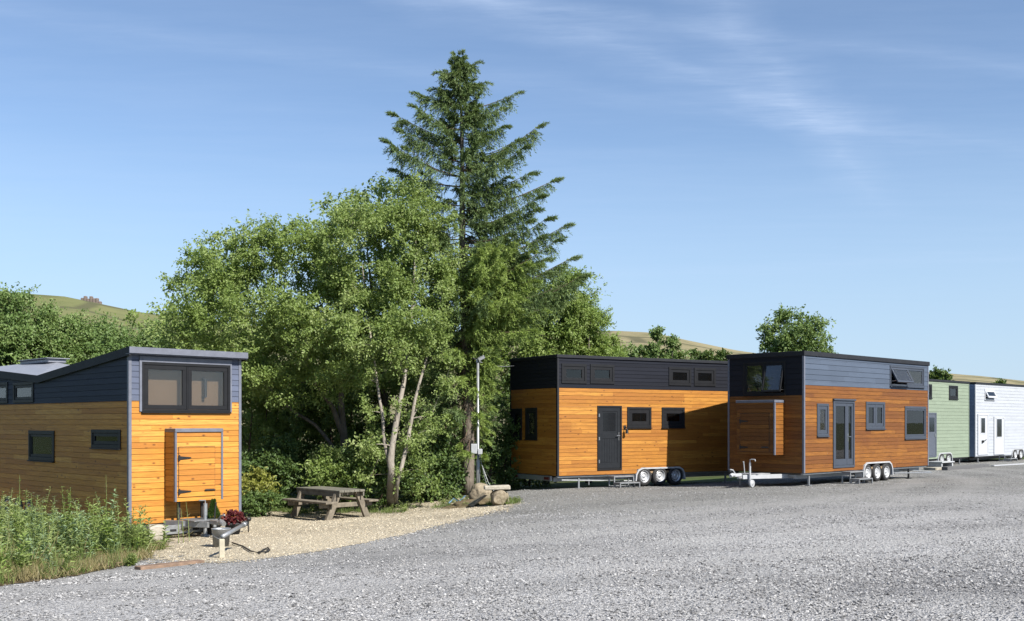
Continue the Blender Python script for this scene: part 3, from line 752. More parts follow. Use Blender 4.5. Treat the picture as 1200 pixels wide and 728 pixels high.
# ---- B: amber larch and charcoal, left of the brown one
def house_b():
    W, L, zb, zs, zt = 2.52, 7.2, .235, 2.72, 3.66
    r = empty('tiny_house', (1.306, 30.6, -.035), rot_of(58.5), 'amber larch and charcoal tiny house with a solid dark door, partly in shadow', 'tiny house', 'tiny houses on trailers'); r.scale = (1.02, 1.02, 1.02)
    Fn, Fe = house_frames(W, L)
    ws = [(.13, .99, 2.85, 3.41), (1.12, 1.98, 2.86, 3.42), (4.02, 4.90, 2.86, 3.42), (5.02, 5.89, 2.86, 3.42), (2.45, 3.35, 1.59, 2.20), (3.75, 4.64, 1.59, 2.20)]
    dr = (1.37, 2.25, .36, 2.23); ew = [(1.04, 1.67, 1.25, 2.17), (1.86, 2.47, 1.25, 2.16)]
    holes = {'near': [(v[0]+.02, v[1]-.02, v[2]+.02, v[3]-.02) for v in ws+[dr]]+[(2.82, 4.60, zb-.1, .37)], 'end': [(v[0]+.02, v[1]-.02, v[2]+.02, v[3]-.02) for v in ew]}
    shell(r, W, L, zb, zs, zt, M['wood_b'], M['dark_b'], holes, M['trim'], M['trim'], bh=.108, dh=.108, dark_end=M['dark_end'], seed=200, fascia=.09)
    for i, w in enumerate(ws): window(r, Fn, *w, M['frame'], 1, .075, .085 if i < 4 else .11, inner=None, gmat=M['glass_dark'], sill=i > 3)
    for w in ew: window(r, Fe, *w, M['frame'], 1, .10, .06, inner=M['curtain'] if w[0] < 1.5 else None, blind_d=.3)
    a = dr; d = MB(); ring_boxes(d, Fn, a[0], a[1], a[2], a[3], .055, -.05, .03); do = d.build('door_frame', M['frame'], r)
    m = MB(); p, q, zl, zh = a[0]+.058, a[1]-.058, a[2]+.058, a[3]-.058
    m.box(p, q, -.04, .004, zl, zh, .003, Fn)
    ring_boxes(m, Fn, p+.002, q-.002, zl+.002, zh-.002, .10, .0045, .016, .16); m.box(p+.102, q-.102, .0045, .016, zl+.86, zl+1.0, .003, Fn)
    for k in range(6): m.box(p+.115+k*.088, p+.115+k*.088+.080, .0045, .010, zl+.165, zl+.855, .003, Fn)
    leaf = m.build('door_leaf', plain('dark door paint', (.018, .021, .026), .5, 0, .08, spec=.22), do)
    gl = MB(); gl.box(p+.16, q-.16, .0045, .009, zl+1.08, zh-.14, .002, Fn); gl.build('door_panel', plain('dark door glass', (.015, .017, .02), .15, 0, .05), do)
    h = MB(); h.box(q-.07, q-.035, .016, .026, 1.22, 1.46, .003, Fn); h.tube([Fn @ Vector((q-.052, .026, 1.36)), Fn @ Vector((q-.052, .07, 1.36)), Fn @ Vector((q-.17, .07, 1.36))], .012, 8); h.build('handle', M['chrome'], do)
    hg = MB()
    for zz in (.62, 1.28, 1.95): hg.box(a[0]+.035, a[0]+.075, .030, .042, zz-.05, zz+.05, .003, Fn); hg.cut()
    hg.build_each('hinge', M['chrome'], do)
    l = MB(); l.tube([Fn @ Vector((2.36, .01, 1.60)), Fn @ Vector((2.36, .12, 1.60)), Fn @ Vector((2.36, .12, 1.55))], .014, 8); l.box(2.32, 2.40, .008, .03, 1.54, 1.66, .004, Fn); l.tube([Fn @ Vector((2.36, .12, 1.55)), Fn @ Vector((2.36, .12, 1.42))], [.035, .05], 12)
    l.build('wall_lamp', M['black'], r)
    chassis(r, W, L, zb, -.13, M['galv'])
    e = MB(); e.box(-.075, -.012, .25, 2.30, .085, .225, .006); e.build('rear_beam', M['galv'], r)
    lt = MB()
    for y in (.42, 2.12): lt.box(-.10, -.078, y-.13, y+.13, .115, .195, .006); lt.cut()
    lt.build_each('tail_light', plain('tail lamp lens', (.12, .02, .018), .25), r)
    for u in (3.08, 3.68, 4.28): wheel_parts(r, Fn, u, .145, .28, out=.03)
    mudguard(r, Fn, 2.74, 4.66, .02, .41, M['white_steel'])
    zg = -.14
    for u in (.79, 6.4): jack_leg(r, Fn, u, -.10, .16, zg, M['galv'])
    br = MB(); br.tube([(.2, .10, .11), (2.7, .10, .02)], .022, 6); br.tube([(1.15, .1, .12), (1.15, .1, -.05)], .018, 6); br.build('side_brace', M['galv'], r)
    st = empty('metal_steps', (1.306, 30.6, -.035), rot_of(58.5), 'pair of light metal steps below the solid dark door', 'steps', 'metal door steps'); st.scale = (1.02, 1.02, 1.02)
    steps(st, Fn, 1.72, 2.45, .20, zg, M['galv'])
house_b()

# ---- A: bright larch with the hipped roof, on the left
def house_a():
    W, L, zb, zs = 2.50, 8.2, -.30, 2.175
    r = empty('tiny_house', (-7.61, 21.2, 0), math.radians(45.4), 'bright larch tiny house with dipping slate roof and a sunlit wooden gas locker', 'tiny house', 'tiny houses on trailers')
    Fs = frame_of((0, 0, 0), (0, 1, 0), (-1, 0, 0)); Ff = frame_of((0, 0, 0), (1, 0, 0), (0, -1, 0))
    wood, dk, dkf = M['wood_a'], M['dark_b'], M['dark_a']
    roofz = lambda u: np.interp(u, [0, 4.4, 6.9, 8.2], [3.22, 2.80, 3.00, 3.10])
    sd = [(3.58, 5.02, .88, 1.56), (.34, 1.68, 1.22, 1.60), (4.74, 5.95, 2.21, 2.69), (6.30, 7.50, 2.21, 2.72)]
    fw = (.26, 2.24, 1.965, 2.96)
    cut = lambda v: (v[0]+.02, v[1]-.02, v[2]+.02, v[3]-.02)
    shaded_side = paint_clad('shaded slate cladding', (.062, .072, .098))  # darker copy of the slate: shade put into the side walls' colour
    for (o, du, dn, ln, hl, sl, dm, nm) in (((0, 0, 0), (0, 1, 0), (-1, 0, 0), L, [cut(v) for v in sd], roofz, shaded_side, 's'), ((W, 0, 0), (0, 1, 0), (1, 0, 0), L, [], roofz, shaded_side, 'f'),
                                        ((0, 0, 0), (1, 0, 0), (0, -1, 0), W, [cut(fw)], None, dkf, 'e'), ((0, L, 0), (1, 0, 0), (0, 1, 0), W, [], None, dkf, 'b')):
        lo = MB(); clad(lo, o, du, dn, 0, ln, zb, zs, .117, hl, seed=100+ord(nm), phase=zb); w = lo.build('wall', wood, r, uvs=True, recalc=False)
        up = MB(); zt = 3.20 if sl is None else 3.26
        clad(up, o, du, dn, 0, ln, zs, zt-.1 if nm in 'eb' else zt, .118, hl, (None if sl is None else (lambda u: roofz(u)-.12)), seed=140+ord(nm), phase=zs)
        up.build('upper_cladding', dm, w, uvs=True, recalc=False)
    m = MB(); m.box(.012, W-.012, .012, L-.012, zb-.003, zb+.05, .003); m.build('floor', M['floor'], r)
    # roof: one plane rising to the front edge, a hipped one rising to a ridge behind
    m = MB(); o = .06
    f0 = 3.225
    top = [(-o, -.16, f0+.012), (W+o, -.16, f0+.012), (W+o, 4.4, 2.80), (-o, 4.4, 2.80)]
    m.mesh(top+[(p[0], p[1], p[2]-.11) for p in top], [(0, 1, 2, 3), (7, 6, 5, 4), (0, 4, 5, 1), (1, 5, 6, 2), (2, 6, 7, 3), (3, 7, 4, 0)])
    rf = m.build('roof', M['roof_grey'], r)
    m = MB(); m.prism([(-.185, f0-.105), (-.185, f0+.02), (-.162, f0+.02), (-.162, f0-.105)], 0, -o-.02, W+o+.02); m.box(-o-.02, W+o+.02, -.162, -.012, f0-.125, f0-.112, .002); m.build('fascia', M['trim_grey'], rf)
    for x0 in (-.075, W+.055):
        m = MB(); pts = [(-.16, f0+.025), (4.4, 2.815), (6.9, 3.015), (8.25, 3.115)]
        for (a, b) in zip(pts[:-1], pts[1:]):
            vs = []
            for xx in (x0, x0+.02):
                vs += [(xx, a[0], a[1]), (xx, b[0], b[1]), (xx, b[0], b[1]-.17), (xx, a[0], a[1]-.17)]
            m.mesh(vs, [(0, 1, 2, 3), (7, 6, 5, 4), (0, 4, 5, 1), (1, 5, 6, 2), (2, 6, 7, 3), (3, 7, 4, 0)])
        m.build('verge_board', M['trim'], rf)
    m = MB(); ry = 6.55; rz = 3.25
    A0, A1, A2 = (-.05, 4.41, 2.803), (-.05, 6.9, 3.0), (-.05, 8.3, 3.10); B0, B1, B2 = (W+.05, 4.41, 2.803), (W+.05, 6.9, 3.0), (W+.05, 8.3, 3.10); R0, R1 = (1.25, ry, rz), (1.25, 8.3, rz+.05)
    m.face([A0, B0, R0]); m.face([A0, R0, A1]); m.face([A1, R0, R1, A2]); m.face([B0, B1, R0]); m.face([B1, B2, R1, R0]); m.face([A2, R1, B2])
    hp = m.build('hipped_roof', M['roof_grey'], r, recalc=False)
    m = MB(); m.box(1.02, 1.48, ry-.05, 8.3, rz-.01, rz+.085, .02); m.box(.96, 1.54, ry-.12, 8.3, rz+.086, rz+.105, .004); m.build('ridge_vent', M['roof_grey'], hp)
    c = MB(); c.box(-.020, -.011, -.018, .05, zb, f0-.115, .002); c.box(-.010, .045, -.020, -.011, zb, f0-.115, .002)
    c.cut(); c.box(W+.011, W+.020, -.018, .05, zb, f0-.115, .002); c.box(W-.045, W+.010, -.020, -.011, zb, f0-.115, .002); c.build_each('corner_trim', M['trim_grey'], r)
    # front window pair
    fr = window(r, Ff, *fw, M['frame'], 2, .05, .085, inner=M['blind'], blind_d=.22, sill=True, label='wide two pane window with beige blind behind it')
    s = MB(); s.box(fw[0]-.055, fw[0]-.004, .012, .034, fw[2], 3.08, .003, Ff); s.box(fw[1]+.004, fw[1]+.04, .012, .034, fw[2], 3.08, .003, Ff); s.box(fw[0]-.0039, fw[1]+.0039, .012, .034, fw[3]+.003, 3.08, .003, Ff); s.build('surround', M['trim_grey'], fr)
    h = MB(); h.tube([Ff @ Vector((1.74, -.21, 2.28)), Ff @ Vector((1.74, -.12, 2.29)), Ff @ Vector((1.74, -.12, 2.65)), Ff @ Vector((1.74, -.21, 2.66))], .034, 8); h.cut(); h.tube([Ff @ Vector((1.36, -.21, 2.40)), Ff @ Vector((1.36, -.16, 2.40)), Ff @ Vector((1.36, -.16, 2.50))], .03, 6); h.build_each('handle', M['black'], fr)
    window(r, Fs, *sd[0], M['frame'], 1, .08, .06, inner=M['curtain'], blind_d=.045, label='square side window with white curtain')
    window(r, Fs, *sd[1], M['frame'], 1, .07, .07, gmat=M['glass_dark'])
    for v in sd[2:]: window(r, Fs, *v, M['frame'], 1, .07, .06, inner=M['curtain'], blind_d=.045, sill=False)
    locker(r, Ff, .77, 1.81, .15, 1.55, .42, wood, M['trim_grey'], 'low')
    lg = MB()
    for u in (.93, 1.46): lg.box(u-.03, u+.03, .22, .27, -.35, .148, .003, Ff); lg.cut()
    lg.build_each('locker_leg', M['steel_dark'], r)
    zg = -.56
    chassis(r, W, L, zb, zg, M['galv'], ax='y')
    H = frame_of((1.25, 0, 0), (1, 0, 0), (0, -1, 0))
    db = hitch(r, H, zb+.10, zg, M['galv'], 1.35, .62, False)
    m = MB(); m.box(-.70, .46, .33, .39, zb-.20, zb-.02, .006, H); m.box(-.70, -.62, -.3, .329, zb-.19, zb-.03, .006, H); m.build('galvanised_beam', M['galv'], db)
    m = MB()
    for k in range(4): m.box(-.58+k*.25, -.44+k*.25, .3905, .394, zb-.15, zb-.10, .001, H); m.cut()
    m.build_each('beam_slot', M['black'], db)
    j = MB(); j.tube([H @ Vector((.07, .62, zg+.02)), H @ Vector((.07, .62, zb+.40))], .042, 12); j.tube([H @ Vector((.07, .62, zb+.40)), H @ Vector((.07, .62, zb+.46)), H @ Vector((-.09, .66, zb+.47))], .014, 8); j.box(.0, .14, .55, .69, zg-.01, zg+.025, .004, H)
    j.build('jockey_post', M['galv'], db)
    for u in (5.0, 5.65, 6.3): wheel_parts(r, Fs, u, zg+.27, .28)
    for u in (.5, 7.6): jack_leg(r, Fs, u, -.15, zb-.1, zg-.02, M['galv'])
house_a()

# ---- D and E: the sage one and the white one at the far right
def house_d():
    W, L, zb, zt = 2.5, 7.0, .19, 3.58
    d = (math.sin(PI/4), math.cos(PI/4)); N = (20.55-7*d[0], 48.0-7*d[1])
    r = empty('tiny_house', (*N, 0), rot_of(45), 'pale sage green tiny house behind the right end of the brown one', 'tiny house', 'tiny houses on trailers')
    Fn, Fe = house_frames(W, L)
    ws = [(4.84, 5.78, 2.77, 3.36), (2.20, 3.10, 2.77, 3.36)]; dr = (2.62, 3.52, .28, 2.16)
    shell(r, W, L, zb, 1.9, zt, M['green'], M['green'], {'near': [(v[0]+.02, v[1]-.02, v[2]+.02, v[3]-.02) for v in ws]}, M['trim'], M['green'], bh=.15, dh=.15, seed=400, fascia=.09)
    for w in ws: window(r, Fn, *w, M['frame'], 1, .08, .06, gmat=M['glass_dark'])
    navy = plain('slate door paint', (.10, .115, .15), .45, 0, .08)
    a = dr; m = MB(); ring_boxes(m, Fn, a[0], a[1], a[2], a[3], .06, .012, .045); do = m.build('door_frame', navy, r)
    m = MB(); m.box(a[0]+.062, a[1]-.062, .012, .032, a[2]+.062, a[3]-.062, .004, Fn); m.build('door_leaf', navy, do)
    m = MB(); m.box(a[0]+.2, a[1]-.2, .033, .038, 1.35, 1.95, .003, Fn); m.build('pane', plain('door glass', (.02, .025, .035), .06), do)
    h = MB(); h.box(a[1]-.16, a[1]-.08, .033, .05, 1.12, 1.28, .004, Fn); h.build('handle', M['chrome'], do)
    st = MB(); st.box(a[0]-.2, a[1]+.15, .03, .75, .06, .11, .006, Fn); st.box(a[0]-.15, a[0]-.05, .1, .7, -.11, .058, .004, Fn); st.box(a[1], a[1]+.1, .1, .7, -.11, .058, .004, Fn); st.build('door_step', M['white_steel'], r)
    chassis(r, W, L, zb, -.1, M['steel_dark'])
    for u in (4.08, 4.78): wheel_parts(r, Fn, u, .15, .27, rimmat=M['white_steel'], out=.03)
    mudguard(r, Fn, 3.68, 5.18, .05, .44, M['white_steel'])
    for u in (.8, 6.2): jack_leg(r, Fn, u, -.1, .1, -.11, M['galv'])
house_d()
def house_e():
    W, L, zb, zt = 2.5, 8.0, .17, 3.60
    r = empty('tiny_house', (21.27, 48.97, 0), rot_of(46), 'white tiny house with white doors and an open roof light window, rightmost of the row', 'tiny house', 'tiny houses on trailers')
    Fn, Fe = house_frames(W, L)
    aw = (1.01, 2.15, 2.80, 3.32)
    wl = M['white']
    shell(r, W, L, zb, 1.9, zt, wl, wl, {'near': [(aw[0]+.02, aw[1]-.02, aw[2]+.02, aw[3]-.02)]}, M['trim'], M['frame_white'], bh=.15, dh=.15, seed=500, fascia=.09, mats={'end': (M['white_shade'], M['white_shade'])})
    window(r, Fn, *aw, M['frame_white'], 1, .06, .09, open_pane=0, open_ang=26, gmat=M['glass_dark'], label='white top hung window tilted open')
    dg = plain('dark door glass pane', (.025, .028, .035), .08)
    for (u0, u1, z0, z1, g) in ((.22, 1.40, .24, 2.14, (.56, 1.00, 1.26, 1.94)), (2.05, 3.30, .22, 2.02, (2.36, 2.94, 1.06, 1.94))):
        m = MB(); ring_boxes(m, Fn, u0, u1, z0, z1, .07, .012, .045); do = m.build('door_frame', M['frame_white'], r)
        m = MB(); m.box(u0+.072, u1-.072, .012, .03, z0+.072, z1-.072, .004, Fn); m.build('door_leaf', M['frame_white'], do)
        m = MB(); m.box(g[0], g[1], .031, .037, g[2], min(g[3], z1-.12), .003, Fn); m.build('pane', dg, do)
        m = MB(); ring_boxes(m, Fn, g[0]-.05, g[1]+.05, g[2]-.05, min(g[3], z1-.12)+.05, .048, .031, .042); m.build('glazing_bead', M['frame_white'], do)
    l = MB(); l.box(.62, .76, .046, .10, .80, .92, .01, Fn); l.tube([Fn @ Vector((.69, .10, .86)), Fn @ Vector((.69, .16, .90)), Fn @ Vector((.80, .18, .95))], .02, 8); l.build('hose_reel', M['black'], r)
    chassis(r, W, L, zb, -.1, M['steel_dark'])
    for u in (4.62, 5.32): wheel_parts(r, Fn, u, .17, .27, rimmat=M['white_steel'], out=.03)
    mudguard(r, Fn, 4.2, 5.72, .06, .46, M['white_steel'])
    for u in (.5, 7.2): jack_leg(r, Fn, u, -.1, .1, -.1, M['galv'])
    st = empty('metal_steps', (21.27, 48.97, 0), rot_of(46), 'small dark steps below the right hand door of the white house', 'steps', 'metal door steps')
    steps(st, Fn, 2.5, 3.3, .2, -.11, M['galv'])
house_e()
# ------------------------------------------------------------------ vegetation
def unit(a): return a/np.maximum(np.linalg.norm(a, axis=-1, keepdims=True), 1e-9)
def leaf_block(mb, P, D, Nn, ln, wd, R, fold=.12, q=.42):
    """n leaves as folded quads: P base, D axis, Nn rough normal"""
    n = len(P); D = unit(D); S = unit(np.cross(D, Nn)); U = np.cross(S, D)
    ln = np.broadcast_to(ln, (n,))[:, None]; wd = np.broadcast_to(wd, (n,))[:, None]
    mid = P+D*ln*q
    V = np.stack([P, mid+S*wd*.5+U*wd*fold, P+D*ln-U*ln*.08, mid-S*wd*.5+U*wd*fold], 1).reshape(-1, 3)
    mb.block(V, np.arange(4*n).reshape(n, 4), R)
def rdir(n): return unit(RNG.normal(size=(n, 3)))

class Tree:
    """stems are polylines with radii, crown a list of ellipsoids; limbs grow from the stems to leaf clumps"""
    def __init__(s, stems):
        s.br = MB(); s.nodes = []
        for pts, rads in stems:
            pts = [Vector(p) for p in pts]; n = 14; P = []; Rr = []
            for i in range(n+1):
                f = i/n*(len(pts)-1); k = min(int(f), len(pts)-2); w = f-k
                p0 = pts[max(k-1, 0)]; p1 = pts[k]; p2 = pts[k+1]; p3 = pts[min(k+2, len(pts)-1)]
                q = .5*((2*p1)+(-p0+p2)*w+(2*p0-5*p1+4*p2-p3)*w*w+(-p0+3*p1-3*p2+p3)*w**3)
                r = rads[k]*(1-w)+rads[k+1]*w
                q = q+Vector((random.uniform(-1, 1), random.uniform(-1, 1), 0))*r*.22*(0 if i == 0 else 1)
                P.append(q); Rr.append(r*random.uniform(.93, 1.08))
                if i > 4: s.nodes.append((q, r*.6, True))
            s.br.tube(P, Rr, 9)
    def grow(s, cl, rbase=.03):
        cl = [Vector(c) for c in cl]; base = [n[0] for n in s.nodes]
        cl.sort(key=lambda c: min((c-b).length for b in base))
        pos = np.array([tuple(n[0]) for n in s.nodes]); rad = [n[1] for n in s.nodes]
        for c in cl:
            d = pos-np.array(c); dist = np.linalg.norm(d, axis=1)+1.0*np.maximum(0, d[:, 2]+.1)
            k = int(np.argmin(dist)); a = Vector(pos[k]); L = (c-a).length
            if L < .12: continue
            mid = (a+c)/2+Vector((random.uniform(-.13, .13)*L, random.uniform(-.13, .13)*L, .12*L))
            pts = []; r0 = min(rad[k]*.75, rbase*(.5+L*.45))
            for i in range(5):
                w = i/4; pts.append(a*(1-w)**2+mid*2*w*(1-w)+c*w*w)
            rs = [max(.004, r0*(1-.72*i/4)) for i in range(5)]
            s.br.tube(pts, rs, 5, cap=False)
            pos = np.vstack([pos]+[np.array([tuple(p)]) for p in pts[2:]]); rad += rs[2:]

def sample_ell(ell, n, shell=.55, gap=None, low=None):
    """points in a union of ellipsoids, favouring the outer shell"""
    vol = np.array([e[3]*e[4]*e[5] for e in ell]); vol = vol/vol.sum(); out = []
    while len(out) < n:
        e = ell[RNG.choice(len(ell), p=vol)]
        d = rdir(1)[0]; r = RNG.uniform(0, 1)**(1/3)
        if RNG.uniform() < shell: r = RNG.uniform(.72, 1.0)
        p = np.array(e[:3])+d*r*np.array(e[3:6])
        if gap is not None and mnoise.noise(Vector(p*gap[0])+Vector((gap[2], 0, 0))) > gap[1]: continue
        out.append(p)
    return np.array(out)

def foliage(mb, cl, per, rc, size, droop=.15, up=.7, wr=.58, squash=.8, tw=9):
    """leaves strung along short twigs that fan out of every clump centre"""
    n = len(cl)
    for c in cl:
        shade = RNG.uniform(-.22, .22)
        k = max(4, int(tw*RNG.uniform(.7, 1.3))); dirs = rdir(k); dirs[:, 2] = dirs[:, 2]*squash+.12
        L = rc*RNG.uniform(.55, 1.25, k)
        m = max(2, int(per/k)); w = RNG.uniform(.12, 1.0, (k, m))
        P = c+dirs[:, None]*(L[:, None]*w)[..., None]; P[..., 2] -= droop*(w**2)*L[:, None]
        P = (P+RNG.normal(0, rc*.09, P.shape)).reshape(-1, 3); q = len(P)
        D = unit(np.repeat(dirs, m, 0)*.7+rdir(q)*.9+np.array([0, 0, -.25])); N = unit(rdir(q)*.85+np.array([.40, -.40, up]))
        sz = size*RNG.uniform(.65, 1.25, q)
        leaf_block(mb, P, D, N, sz, sz*wr, np.clip(.5+shade+RNG.normal(0, .2, q), 0, 1))

def tree(name, label, cat, stems, ell, ncl, per, size, leaf, bark, rc=.42, gap=None, shell=.55, group=None, extra=None, trunk=True, **kw):
    b = stems[0][0][0]
    root = empty(name, b, 0, label, cat, group)
    off = np.array(b)
    T = Tree(stems); cl = sample_ell(ell, ncl, shell, gap)
    if extra is not None: cl = np.vstack([cl, extra])
    T.grow(cl)
    f = MB(); foliage(f, cl, per, rc, size, **kw)
    to = T.br.build('trunk', bark, root, True); co = f.build('crown', leaf, root)
    to.location = co.location = -Vector(b)
    return root

def P3(x, y, Y, dy=0): q = px(x, y, Y); return (q[0], q[1]+dy, q[2])
def E3(x, y, Y, rx, rz, ry=None):
    """ellipsoid seen at (x, y) at distance Y with half sizes in photo pixels"""
    q = px(x, y, Y); return (*q, rx*Y/1250, (ry or rx)*Y/1250, rz*Y/1250)
def stemline(pts, Y, dys=None):
    out = []
    for i, (x, y) in enumerate(pts): out.append(P3(x, y, Y, 0 if dys is None else dys[i]))
    return out

def plant_trees():
    Y = 28.2
    b = pxg(459, 594)
    stems = [([b, P3(459, 560, Y), P3(458, 530, Y), P3(468, 470, Y, .3), P3(474, 420, Y, .8), P3(478, 330, Y, 1.5), P3(480, 260, Y, 1.9)], [.135, .105, .088, .065, .052, .036, .012]),
             ([(b[0]+.10, b[1]+.1, b[2]), P3(466, 565, Y), P3(476, 520, Y, .3), P3(486, 460, Y, .6), P3(500, 400, Y, 1.2), P3(515, 330, Y, 1.8)], [.08, .062, .052, .044, .034, .012]),
             ([P3(457, 548, Y), P3(450, 520, Y, .1), P3(447, 490, Y, .2), P3(438, 440, Y, .5), P3(425, 370, Y, 1.1), P3(415, 300, Y, 1.5)], [.06, .05, .042, .036, .028, .01])]
    tree('birch_tree', 'pale barked multi stemmed tree in full leaf beside the picnic table', 'tree', stems,
         [E3(440, 300, Y+1.3, 68, 78, 55), E3(490, 345, Y+1.4, 52, 85, 50), E3(440, 395, Y+.6, 72, 62, 55), E3(470, 262, Y+1.8, 46, 50, 45), E3(512, 290, Y+1.8, 30, 55, 40), E3(500, 425, Y+.5, 40, 40, 40), E3(395, 400, Y+.8, 50, 50, 50), E3(478, 392, Y-.1, 42, 40, 26)],
         330, 205, .082, M['leaf_birch'], M['bark_pale'], .47, (.9, .16, 3.0), .66,
         extra=np.array([P3(random.uniform(420, 525), random.uniform(470, 575), Y+random.uniform(-.3, 1.2)) for _ in range(26)]))
    Y = 31.0
    b = pxg(406, 583); b = (px(406, 590, Y)[0], Y, g1(px(406, 590, Y)[0], Y))
    stems = [([b, P3(404, 530, Y), P3(401, 490, Y), P3(399, 450, Y), P3(404, 400, Y), P3(390, 330, Y), P3(380, 280, Y)], [.16, .12, .10, .085, .06, .04, .012]),
             ([P3(403, 515, Y), P3(392, 480, Y, -.2), P3(375, 455, Y, -.4), P3(345, 410, Y, -.6), P3(315, 360, Y, -.5), P3(300, 320, Y, -.5)], [.08, .07, .058, .045, .032, .01]),
             ([P3(402, 540, Y), P3(370, 500, Y, .2), P3(340, 480, Y, .2), P3(300, 440, Y, .1), P3(262, 390, Y, 0), P3(230, 340, Y, 0)], [.058, .05, .044, .036, .028, .01])]
    tree('alder_tree', 'broad leafy green tree with dark leaning limbs behind the picnic table', 'tree', stems,
         [E3(330, 335, Y-1.6, 78, 72, 65), E3(265, 355, Y-2.4, 72, 78, 60), E3(225, 375, Y-2.2, 46, 62, 50), E3(355, 395, Y-1.2, 80, 55, 60), E3(290, 415, Y-2.0, 70, 40, 60), E3(338, 296, Y-.8, 46, 44, 44), E3(290, 305, Y-1.8, 44, 36, 40), E3(400, 300, Y+.3, 50, 62, 50), E3(385, 258, Y+.8, 30, 30, 30), E3(325, 445, Y-1.2, 48, 34, 36), E3(400, 440, Y-1.2, 40, 32, 30)],
         400, 195, .084, M['leaf_alder'], M['bark'], .50, (.8, .18, 8.0), .66)
    Y = 34.0
    for i, (lab, xb, ells, n) in enumerate((
        ('tall leafy crown rising behind the pale stemmed tree, left of the spruce', 450, [E3(430, 290, Y, 75, 75), E3(490, 300, Y, 55, 85), E3(460, 400, Y, 80, 70), E3(450, 495, Y, 85, 60), E3(515, 440, Y, 40, 80)], 190),
        ('low dense green tree filling the gap right above the bright house roof', 262, [E3(205, 390, Y+1, 45, 45), E3(265, 370, Y, 70, 75), E3(300, 470, Y, 65, 80), E3(340, 430, Y, 70, 70), E3(370, 510, Y, 60, 60)], 230))):
        q = px(xb, 590, Y); zb = g1(q[0], Y); c = ells[0]
        stems = [([(q[0], Y, zb), (q[0]+.1, Y, zb+2), (q[0]-.1, Y, zb+4), (c[0], c[1], c[2])], [.2, .15, .1, .02])]
        tree('alder_tree', lab, 'tree', stems, ells, n, 150, .125, M['leaf_alder'] if i else M['leaf_birch'], M['bark'], .62, None, .5)
    # dark undergrowth under and behind the two trees
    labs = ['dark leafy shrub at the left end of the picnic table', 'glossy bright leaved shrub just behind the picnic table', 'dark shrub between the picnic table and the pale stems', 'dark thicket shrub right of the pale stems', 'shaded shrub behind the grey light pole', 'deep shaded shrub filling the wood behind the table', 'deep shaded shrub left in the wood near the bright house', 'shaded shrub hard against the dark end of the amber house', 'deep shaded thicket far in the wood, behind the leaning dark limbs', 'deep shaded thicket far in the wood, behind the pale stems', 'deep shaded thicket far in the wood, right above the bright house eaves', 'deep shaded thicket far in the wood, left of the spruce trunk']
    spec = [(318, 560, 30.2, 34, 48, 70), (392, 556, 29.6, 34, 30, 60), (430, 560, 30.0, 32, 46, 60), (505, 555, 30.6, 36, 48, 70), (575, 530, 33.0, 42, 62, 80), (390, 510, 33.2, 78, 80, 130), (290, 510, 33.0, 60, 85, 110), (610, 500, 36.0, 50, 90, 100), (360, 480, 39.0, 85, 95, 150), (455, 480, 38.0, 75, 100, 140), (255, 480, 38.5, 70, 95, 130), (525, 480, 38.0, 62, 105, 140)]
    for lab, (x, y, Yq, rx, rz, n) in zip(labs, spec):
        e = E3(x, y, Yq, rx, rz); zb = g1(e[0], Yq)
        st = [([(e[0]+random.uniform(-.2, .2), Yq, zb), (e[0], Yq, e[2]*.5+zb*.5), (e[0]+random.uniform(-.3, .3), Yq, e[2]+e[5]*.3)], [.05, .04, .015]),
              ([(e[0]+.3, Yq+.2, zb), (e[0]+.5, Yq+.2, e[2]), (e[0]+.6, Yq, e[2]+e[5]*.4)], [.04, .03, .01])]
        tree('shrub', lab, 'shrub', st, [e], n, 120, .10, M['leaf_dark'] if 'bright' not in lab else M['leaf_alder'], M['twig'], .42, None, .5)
    # far left row beyond the bright house
    hed = [(-45, 46, 60, 350), (22, 46, 42, 339), (72, 47, 34, 364), (118, 48, 32, 380), (158, 46, 34, 374), (190, 47, 30, 386), (-110, 46, 60, 352)]
    labs = ['large dark green tree cut by the left edge of the photo', 'rounded dark green tree above the left roof end', 'green tree just right of the tallest left one, below the hill', 'small rounded green tree in the dip of the left tree row', 'green tree at the right end of the left row, by the hill foot', 'low green tree merging into the big leafy crowns', 'dark green tree beyond the left edge']
    for (x, Yq, rx, top), lab in zip(hed, labs):
        ells = [E3(x, top+rx*.9, Yq, rx, rx*.9), E3(x-rx*.3, top+rx*1.8, Yq-1, rx*1.05, rx*1.0), E3(x+rx*.4, top+rx*1.6, Yq-.5, rx*.9, rx)]
        c = ells[0]; zb = -.9
        tree('hedgerow_tree', lab, 'tree', [([(c[0], Yq, zb), (c[0], Yq, (c[2]+zb)/2), (c[0], Yq, c[2])], [.2, .15, .05])], ells, int(50+rx*2.6), 170, .13, M['leaf_hedge'], M['bark'], .75, None, .7, group='row of trees behind the bright house')
    # behind the amber house
    Yq = 38.5
    for lab, x, ells, n in (('feathery yellow green tree above the left end of the amber house', 640, [E3(640, 372, Yq, 52, 42), E3(665, 345, Yq, 32, 34), E3(610, 400, Yq, 45, 50), E3(640, 460, Yq, 60, 50)], 290),
                            ('yellow green tree right of the feathery one, tapering to the hill', 690, [E3(690, 398, Yq+.6, 30, 32), E3(676, 375, Yq+.6, 22, 30), E3(712, 412, Yq+.6, 16, 20), E3(690, 450, Yq+.6, 40, 40)], 190)):
        q = px(x, 560, Yq)
        tree('feathery_tree', lab, 'tree', [([(q[0], Yq, -.5), (q[0], Yq, 2), (q[0], Yq, 5)], [.14, .1, .02])], ells, n, 210, .125, M['leaf_light'], M['bark'], .55, None, .6, wr=.36, droop=.3)
    Yq = 60
    q = px(932, 540, Yq)
